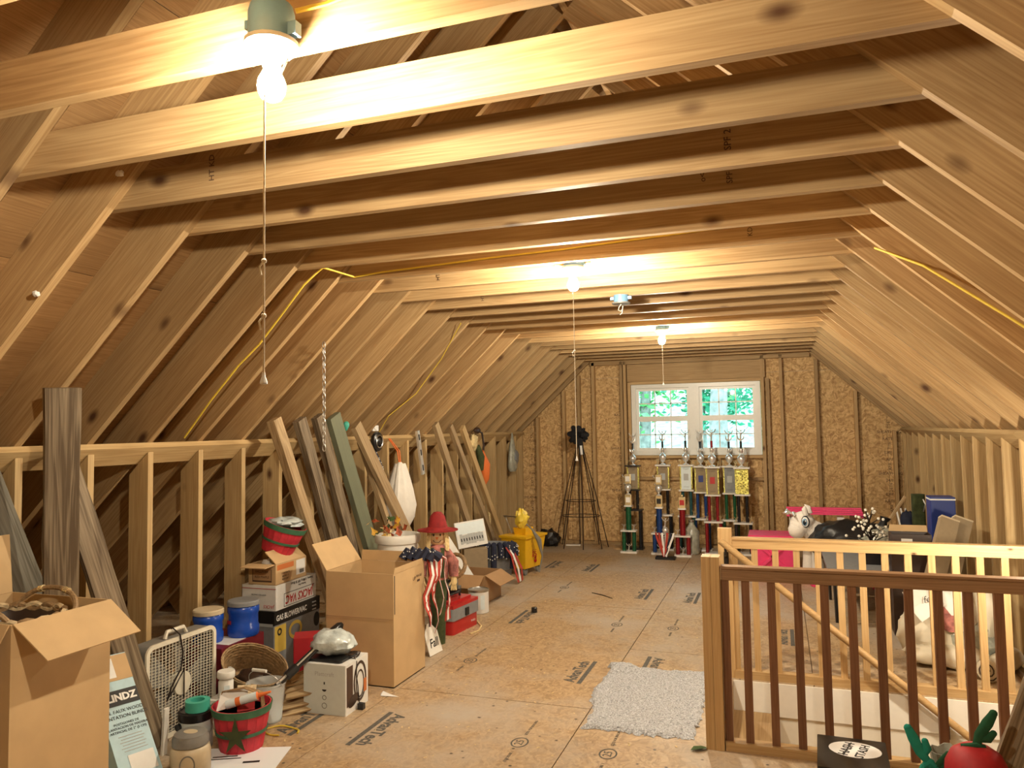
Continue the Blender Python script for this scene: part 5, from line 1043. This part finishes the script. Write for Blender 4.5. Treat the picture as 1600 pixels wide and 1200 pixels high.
for c_, rx, m_, th in (((-.085, -.146, .635), .050, 'eye_dark', .004), ((-.087, -.149, .634), .043, 'ink_white', .004), ((-.092, -.1535, .632), .032, 'box_blue', .004), ((-.094, -.157, .630), .022, 'eye_dark', .004), ((-.085, -.162, .642), .008, 'ink_white', .003)): MB().ball(c_, (rx * .8, .010 if th == .004 else .004, rx * 1.2), 12).build('eye', m_, h_, True)
for s in (-1, 1): MB().tube([(-.06 + .02 * s, -.05 + .06 * s, .70), (-.07 + .02 * s, -.05 + .075 * s, .76), (-.085, -.05 + .08 * s, .79)], [.03, .026, .004], 8).build('ear', 'plush_white', h_, True)
MB().lathe([(.026, 0), (.018, .05), (.003, .13), (0, .13)], 10, axes((-.19, -.06, .70), V((.6, 0, .8)), Y) @ Matrix.Rotation(PI / 2, 4, 'X')).build('horn', 'silver', h_, True)
MB().tube([(-.20, -.07, .70), (-.26, -.09, .735), (-.285, -.10, .72), (-.24, -.10, .70)], [.012, .022, .018, .008], 8).build('silver_bow', 'silver', h_, True); MB().ball((-.205, -.075, .695), .02, 10).build('pink_knot', 'plaid', h_, True)
mb = MB().blob((.93, 8.10, .46), (.40, .34, .21), .22, 2.2, 21, 34, -.40); mb.tube([(1.2, 8.02, .56), (1.22, 8.0, .68), (1.23, 8.0, .72)], [.09, .035, .05], 10)
o = mb.build('trash_bag', 'black_bag', None, True, label='black trash bag slumped over the plush pony', cat='bag'); o.location = (-.32, -.10, 0)
# folding table with things on it
t = thing('folding_table', 'dark folding table behind the far railing', 'table', (.66, 7.15, 0)); tw, td, tz = .66, .95, .44
MB().box((0, 0, tz - .015), (tw, td, .03)).build('table_top', 'grey_card', t)
for sx in (-1, 1):
    for sy in (-1, 1): MB().tube([(sx * (tw / 2 - .06), sy * (td / 2 - .05), 0), (sx * (tw / 2 - .05), sy * (td / 2 - .08), tz - .031)], .013, 8).build('leg', 'black_plastic', t, True)
MB().box((0, -td / 2 + .03, tz - .045), (tw - .06, .02, .03)).build('apron', 'black_plastic', t)
# black twig tree with white bulbs
tp_ = ay(1364, 850, 7.0); t = thing('twig_tree', 'small black twig tree with white berry lights on the table', 'decoration', (tp_.x, 7.0, tz + .001)); rd = random.Random(12); br = MB(); bl = []
MB().rbox((0, 0, .055), (.20, .16, .11), .02).build('pot', 'black_plastic', t, True)
ht_ = ay(1352, 797, 7.0).z - tz
br.tube([(0, 0, .08), (-.015, 0, .25), (-.045, 0, ht_)], [.012, .009, .004], 6)
for k in range(26):
    a_ = k * 2.4; z = .12 + .24 * k / 26; l_ = rd.uniform(.7, 1.1) * (.22 - .13 * k / 26); p = V((-.02 * z / .3, 0, z)); q = p + V((math.cos(a_) * l_, math.sin(a_) * l_ * .8, rd.uniform(-.03, .13))); m = p.lerp(q, .55) + V((0, 0, .015)); br.tube([p, m, q], [.005, .004, .0025], 5); bl += [q, m + V((.012, 0, .012))]
br.build('twigs', 'black_wire', t, True)
me = None
for p in bl + [V((-.045, 0, ht_))]:
    if me is None: me = MB().ball((0, 0, 0), .0125, 8).mesh('berry', 'berry_white', True)
    o = bpy.data.objects.new('berry', me); link(o, t); o.location = p
MB().blob((.84, 7.44, .55), (.17, .16, .12), .4, 2.2, 31, 26, -.108).build('plastic_bag', 'grey_bag', None, True, label='grey crinkled plastic bag behind the twig tree', cat='bag')
# dark carton with a white label
a_, b_ = ay(1388, 835, 6.42), ay(1452, 835, 6.42); h_ = a_.z; t = open_box('dark_carton', 'dark brown carton with a white label and one flap up', ((a_.x + b_.x) / 2 + .02, 6.52, 0), -.03, b_.x - a_.x, .18, h_, [('+y', 12, .05)], 'maroon_card')
t.children[0].data.materials[0] = M['dark_leather']; t.children[1].data.materials[0] = M['cardboard']; panel('label', *face(-Y, b_.x - a_.x, .18, h_, -.03, h_ / 2 - .075), .075, .09, 'white_card', t)
for k in range(3): o, x, y = face(-Y, b_.x - a_.x, .18, h_, -.03, h_ / 2 - .055 - .022 * k); panel('label_text', o - Y * .0008, x, y, .05, .006, 'ink_black', t)
# blue box, blind boxes, green case, stick, books by the right knee wall
b0 = ay(1475, 777, 7.2); t = closed_box('tall_blue_box', 'tall blue cardboard box standing against the right knee wall', (b0.x - .01, 7.30, 0), 0, .185, .20, b0.z, 'blue_card'); MB().box((0, 0, b0.z - .02), (.19, .205, .012)).build('lid_edge', 'ink_white', t); o, x, y = face(-Y, .185, .20, b0.z, -.05, -.1); ellipse('logo', o, x, y, .012, .016, 'ink_white', t)
def blind(px0, py0, px1, py1, label, y):
    p1, p0 = ay(px0, py0, y + .16), ay(px1, py1, y); d = (p1 - p0).normalized(); p0 = p0 - d * (p0.z / d.z); L_ = (p1 - p0).length; w_ = .125
    t = thing('blinds_box', label, 'box', mtx=axes(p0, V((.98, .2, 0)) - d * d.dot(V((.98, .2, 0))), d)); MB().box((0, L_ / 2, -.036), (w_, L_, .07)).build('body', 'brown_card', t); panel('black_band', (0, L_ - .52, .0006), X, Y, w_, .13, 'ink_black', t); text('BLINDZ', .042, (0, L_ - .52, .0014), Y, -X, 'ink_white', t, bold=.001); MB().box((0, L_ - .006, -.036), (w_ + .002, .012, .072)).build('end_cap', 'beige_plastic', t)
blind(1486, 809, 1466, 890, 'left brown blinds box leaning in front of the tall blue box', 6.25)
blind(1507, 809, 1488, 890, 'right brown blinds box leaning beside its twin', 6.33)
q = ay(1434, 772, 8.3); t = thing('tool_case', 'dark green upright tool case by the right knee wall', 'case', (q.x, 8.3, 0), .1); MB().rbox((0, 0, q.z / 2), (.11, .09, q.z), .02).build('body', 'olive_cloth', t, True); MB().tube([(.03, -.05, q.z * .95), (.045, -.07, q.z * .9), (.03, -.05, q.z * .82)], .008, 6).build('handle', 'steel', t, True)
for k in range(3):
    a0, a1 = az(1425 + 4 * k, 902) + V((.1, -.6, .01)), ay(1400 + 7 * k, 795, 8.6); a0 = V((a1.x + .10, 8.3, .01)); board('slat', a0, a1, .05, .012, Y, 'white_paint', None, label=['leftmost white slat leaning by the far right corner', 'middle white slat leaning by the far right corner', 'rightmost white slat leaning by the far right corner'][k], cat='slat', group='white slats in the far right corner')
q = ay(1419, 812, 8.42); MB().blob((q.x, 8.42, q.z - .02), (.07, .06, .11), .3, 3, 5, 16).build('navy_bundle', 'navy_cloth', None, True, label='navy cloth bundle among the white slats', cat='cloth')
q0, q1 = ay(1390, 812, 7.9), ay(1414, 776, 8.0); d = (q0 - q1).normalized(); board('wooden_stick', q1 + d * ((q1.z - .01) / -d.z), q1, .025, .025, Y, 'old_tan', None, label='thin brown stick leaning above the dark carton', cat='stick')
q = ay(1419, 850, 8.42); closed_box('tan_carton', 'tan carton under the navy bundle at the right wall', (q.x, 8.45, 0), .1, .34, .26, max(.2, ay(1419, 812, 8.42).z - .16), 'cardboard')
# heap of feed bags
t = thing('bag_heap', 'heap of cream feed sacks with printed lettering behind the far railing', 'sacks', (.93, 5.78, 0)); sk = MB()
def sack(nm, c, r, seed, mt, amp=.25): return MB().blob(c, r, amp, 1.7, seed, 30, -c[2] + .002).build(nm, mt, t, True)
sack('sack', (-.02, 0, .20), (.20, .14, .22), 41, 'cream_bag'); sack('sack', (.16, .02, .17), (.20, .16, .17), 42, 'grey_bag', .3); sack('upper_sack', (.10, -.02, .36), (.15, .10, .16), 43, 'white_bag'); sack('sack', (.30, .06, .33), (.14, .11, .20), 44, 'cream_bag'); sack('lower_sack', (.05, -.10, .09), (.24, .10, .085), 45, 'cream_bag')
MB().strip([(-.10, -.08, .50), (-.07, -.13, .42), (-.02, -.15, .36)], V((.9, .2, .2)), .20, .004).build('torn_flap', 'white_bag', t); text('fer', .06, (-.05, -.15, .45), V((.95, .05, .25)), V((-.2, .45, .85)), 'ink_black', t, shear=.3)
ellipse('printed_picture', (.07, -.135, .33), V((1, .1, .1)), V((0, .35, 1)), .075, .085, 'plaid', t); panel('printed_patch', (.10, -.140, .27), V((1, .1, .1)), V((0, .35, 1)), .07, .04, 'box_blue', t)
q = az(1560, 1078); t = thing('carpet_roll', 'rolled cream mat lying right of the feed sacks', 'roll', (1.26, 5.55, .07)); mb = MB(); mb.tube([(-.10, -.10, 0), (.12, .25, 0)], .068, 20); mb.build('roll', 'cream_bag', t, True); MB().tube([V((-.103, -.105, 0)) + V((.84, -.53, 0)) * (.012 + .006 * i / 3) * math.cos(i * .55) + Z * (.012 + .0022 * i) * math.sin(i * .55) for i in range(24)], .004, 5).build('spiral_edge', 'dark_leather', t)

# ------------------------------------------------------------------ foreground right
zb_ = .20; f0, f1 = az(1278, 1147, zb_), az(1382, 1160, zb_); wv = f1 - f0; w_ = wv.length; rz_ = math.atan2(wv.y, wv.x)
dpt = .34; cc = (f0 + f1) / 2 - V((-math.sin(rz_), math.cos(rz_), 0)) * dpt / 2
t = closed_box('gift_box', 'black box with a white oval hand-lettered label', (cc.x, cc.y, 0), rz_, w_, dpt, zb_ - .012, 'black_card'); MB().rbox((0, 0, zb_ - .026), (w_ + .006, dpt + .006, .05), .004, 1).build('lid', 'black_card', t)
ellipse('oval_label', (.012, .045, zb_ - .0006), X, Y, .105, .085, 'ink_white', t); text('HASH', .055, (-.02, .045, zb_ + .0004), V((.25, 1, 0)), V((-1, .25, 0)), 'ink_black', t, bold=.001); text('STASH', .05, (.042, .035, zb_ + .0004), V((.25, 1, 0)), V((-1, .25, 0)), 'ink_black', t, bold=.001); panel('pen_stroke', (-.018, .045, zb_ + .0004), V((.25, 1, 0)), V((-1, .25, 0)), .15, .006, 'ink_black', t)
# red felt holiday hat with green antler, teal antler piece
q = ay(1524, 1190, 3.52); t = thing('holiday_hat', 'red padded holiday hat with a green felt antler', 'hat', (q.x, 3.50, 0))
zt_ = ay(1524, 1164, 3.5).z; MB().lathe([(.10, .0), (.115, .03), (.118, .18), (.112, zt_ - .08), (.088, zt_ - .03), (.05, zt_ - .005), (0, zt_)], 18).build('crown', 'felt_red', t, True)
def antler(name, m_, mtx, parent):
    mb = MB(); mb.tube([(0, 0, 0), (.015, 0, .05), (.045, 0, .10), (.065, 0, .135)], [.014, .02, .022, .016], 10); mb.tube([(.012, 0, .035), (.045, 0, .04), (.062, 0, .06)], [.014, .018, .013], 10); mb.ball((.066, 0, .138), .016, 10); mb.ball((.063, 0, .061), .0135, 10); mb.ball((0, 0, 0), .022, 10)
    for i, v in enumerate(mb.v): mb.v[i] = tuple(mtx @ V((v[0], v[1] * .55, v[2])))
    return mb.build(name, m_, parent, True)
antler('antler', 'felt_green', Matrix.Translation((.0, .0, zt_ - .01)), t)
MB().tube([(-.05, 0, zt_ - .012), (0, -.01, zt_ + .002), (.03, 0, zt_ - .008)], .012, 8).build('leaf_trim', 'felt_green', t, True)
q = ay(1452, 1185, 3.55); t = thing('felt_antlers', 'teal felt antler headband lying beside the red hat', 'headband', (q.x, 3.55, 0)); zq = q.z
antler('antler', 'felt_teal', Matrix.Translation((-.0, 0, zq - .02)) @ Matrix.Rotation(-.95, 4, 'Y'), t); antler('antler', 'felt_green', Matrix.Translation((.02, 0, zq - .05)) @ Matrix.Rotation(.1, 4, 'Y') @ Matrix.Scale(.6, 4), t)
MB().tube([(-.02, 0, zq - .03), (-.05, 0, zq - .10), (-.05, .02, .01)], .013, 8).tube([(.02, 0, zq - .03), (.05, 0, zq - .10), (.05, .02, .01)], .013, 8).tube([(-.02, 0, zq - .03), (0, 0, zq - .015), (.02, 0, zq - .03)], .013, 8).build('band', 'felt_teal', t, True)
q = ay(1474, 1182, 3.66); t = thing('plastic_cup', 'crumpled clear plastic cup between the antlers and the hat', 'cup', (q.x, 3.66, 0)); mb = MB(); mb.lathe([(.03, 0), (.055, q.z + .03), (.052, q.z + .03), (.028, .004), (0, .004)], 14); 
for i, v in enumerate(mb.v): n_ = noise.noise(V(v) * 18); mb.v[i] = (v[0] * (1 + .25 * n_), v[1] * (1 + .25 * n_), v[2] * (1 + .12 * n_ * (v[2] > .1)))
mb.build('cup', 'grey_bag', t)
lean(V((1.22, 3.66, 1.25)), V((.76, 3.60, .012)), .12, .045, 'weathered', 'weathered grey plank leaning at the right edge beside the red hat', 15, V((.95, -.1, -.4)))
# carpet remnant
cp = [az(908, 1140), az(950, 1042), az(985, 1040), az(1098, 1052), V((-.44, 4.10, 0)), V((-.45, 4.03, 0)), az(1000, 1146)]
mb = MB(); n = 46; m_ = 40; A, B, C_, D = cp[0], cp[1], V((-.46, 5.16, 0)), V((-.46, 4.06, 0)); rd = random.Random(77)
for j in range(m_ + 1):
    for i in range(n + 1):
        u, v = i / n, j / m_; p = A.lerp(D, u).lerp(B.lerp(C_, u), v); e = 1 if (i in (0, n) or j in (0, m_)) else 0
        p = p + V((rd.uniform(-.006, .006), rd.uniform(-.006, .006), 0)) * (1 + 2 * e) + V((.02 * math.sin(v * 9) * (1 - u), .012 * math.sin(u * 7), 0)); mb.v.append((p.x, p.y, .002 if e else .012 + rd.uniform(0, .009) + (.03 * max(0, 1 - ((u - .12) ** 2 + (v - 1) ** 2) * 30))))
for j in range(m_):
    for i in range(n): a_ = j * (n + 1) + i; mb.f.append((a_, a_ + 1, a_ + n + 2, a_ + n + 1))
mb.build('carpet_remnant', 'carpet', None, label='pale grey carpet remnant lying beside the newel post', cat='carpet')
# floor litter
q = az(1093, 1172); t = thing('dry_leaf', 'curled dark leaf on the floor by the newel post', 'leaf', (q.x, q.y, .002), .6); MB().add([(-.05, 0, .004), (-.02, .022, .012), (.02, .018, .01), (.055, 0, .003), (.02, -.02, .012), (-.02, -.022, .014), (0, 0, 0)], [(0, 6, 1), (1, 6, 2), (2, 6, 3), (3, 6, 4), (4, 6, 5), (5, 6, 0)]).build('blade', 'leaf_green', t, True); MB().tube([(.05, 0, .004), (.075, -.006, .004), (.095, -.02, .003)], .0018, 5).build('stem', 'dark_leather', t)
q = az(835, 957); MB().lathe([(.022, .001), (.026, .004), (.026, .04), (.02, .046), (0, .046)], 16, Matrix.Translation((q.x, q.y, 0))).build('bottle_cap', 'black_plastic', None, True, label='small black cap standing on the floor print', cat='cap')
MB().tube([az(925, 926, .004), az(942, 930, .004), az(957, 935, .004)], [.004, .006, .003], 6).build('twig', 'dark_leather', None, True, label='thin dark twig lying mid-floor', cat='twig')
q = az(604, 1087); MB().add([(-.05, .02, .002), (-.03, -.02, .002), (.03, -.012, .002), (.09, -.004, .002), (.02, .012, .006), (-.04, .03, .014)], [(0, 1, 2, 4, 5), (2, 3, 4)]).build('paper_scrap', 'ink_white', None, label='torn white paper scrap by the large box', cat='paper').location = (q.x, q.y, .001)
MB().tube([az(735, 990, .006), az(748, 985, .006), az(752, 978, .006), az(745, 970, .006)], .006, 6).build('rope_end', 'straw', None, True, label='short pale rope end beside the tool box', cat='rope')
rd = random.Random(99); ch = MB()
for k in range(420):
    u, v = rd.uniform(-2.7, -.5), rd.uniform(3.1, 9.6); s_ = rd.uniform(.003, .012); a_ = rd.uniform(0, 3.14); m = Matrix.Translation((u, v, .0015)) @ Matrix.Rotation(a_, 4, 'Z'); ch.add([(-s_, -s_ * .35, 0), (s_, -s_ * .3, .0005), (s_ * .9, s_ * .35, .002), (-s_ * .8, s_ * .3, .0005)], [(0, 1, 2, 3)], m)
ch.build('wood_chips', 'straw', None, label='scattered pale wood chips and crumbs on the subfloor', cat='wood chips', kind='stuff')

for k, (px, py, lb) in enumerate(((187, 271, 'upper white foam dab stuck to a left rafter'), (56, 459, 'lower white foam dab stuck to a left rafter'))):
    MB().blob(asl(px, py, .012), (.016, .012, .012), .5, 2, k, 12).build('foam_dab', 'ink_white', None, True, label=lb, cat='foam')
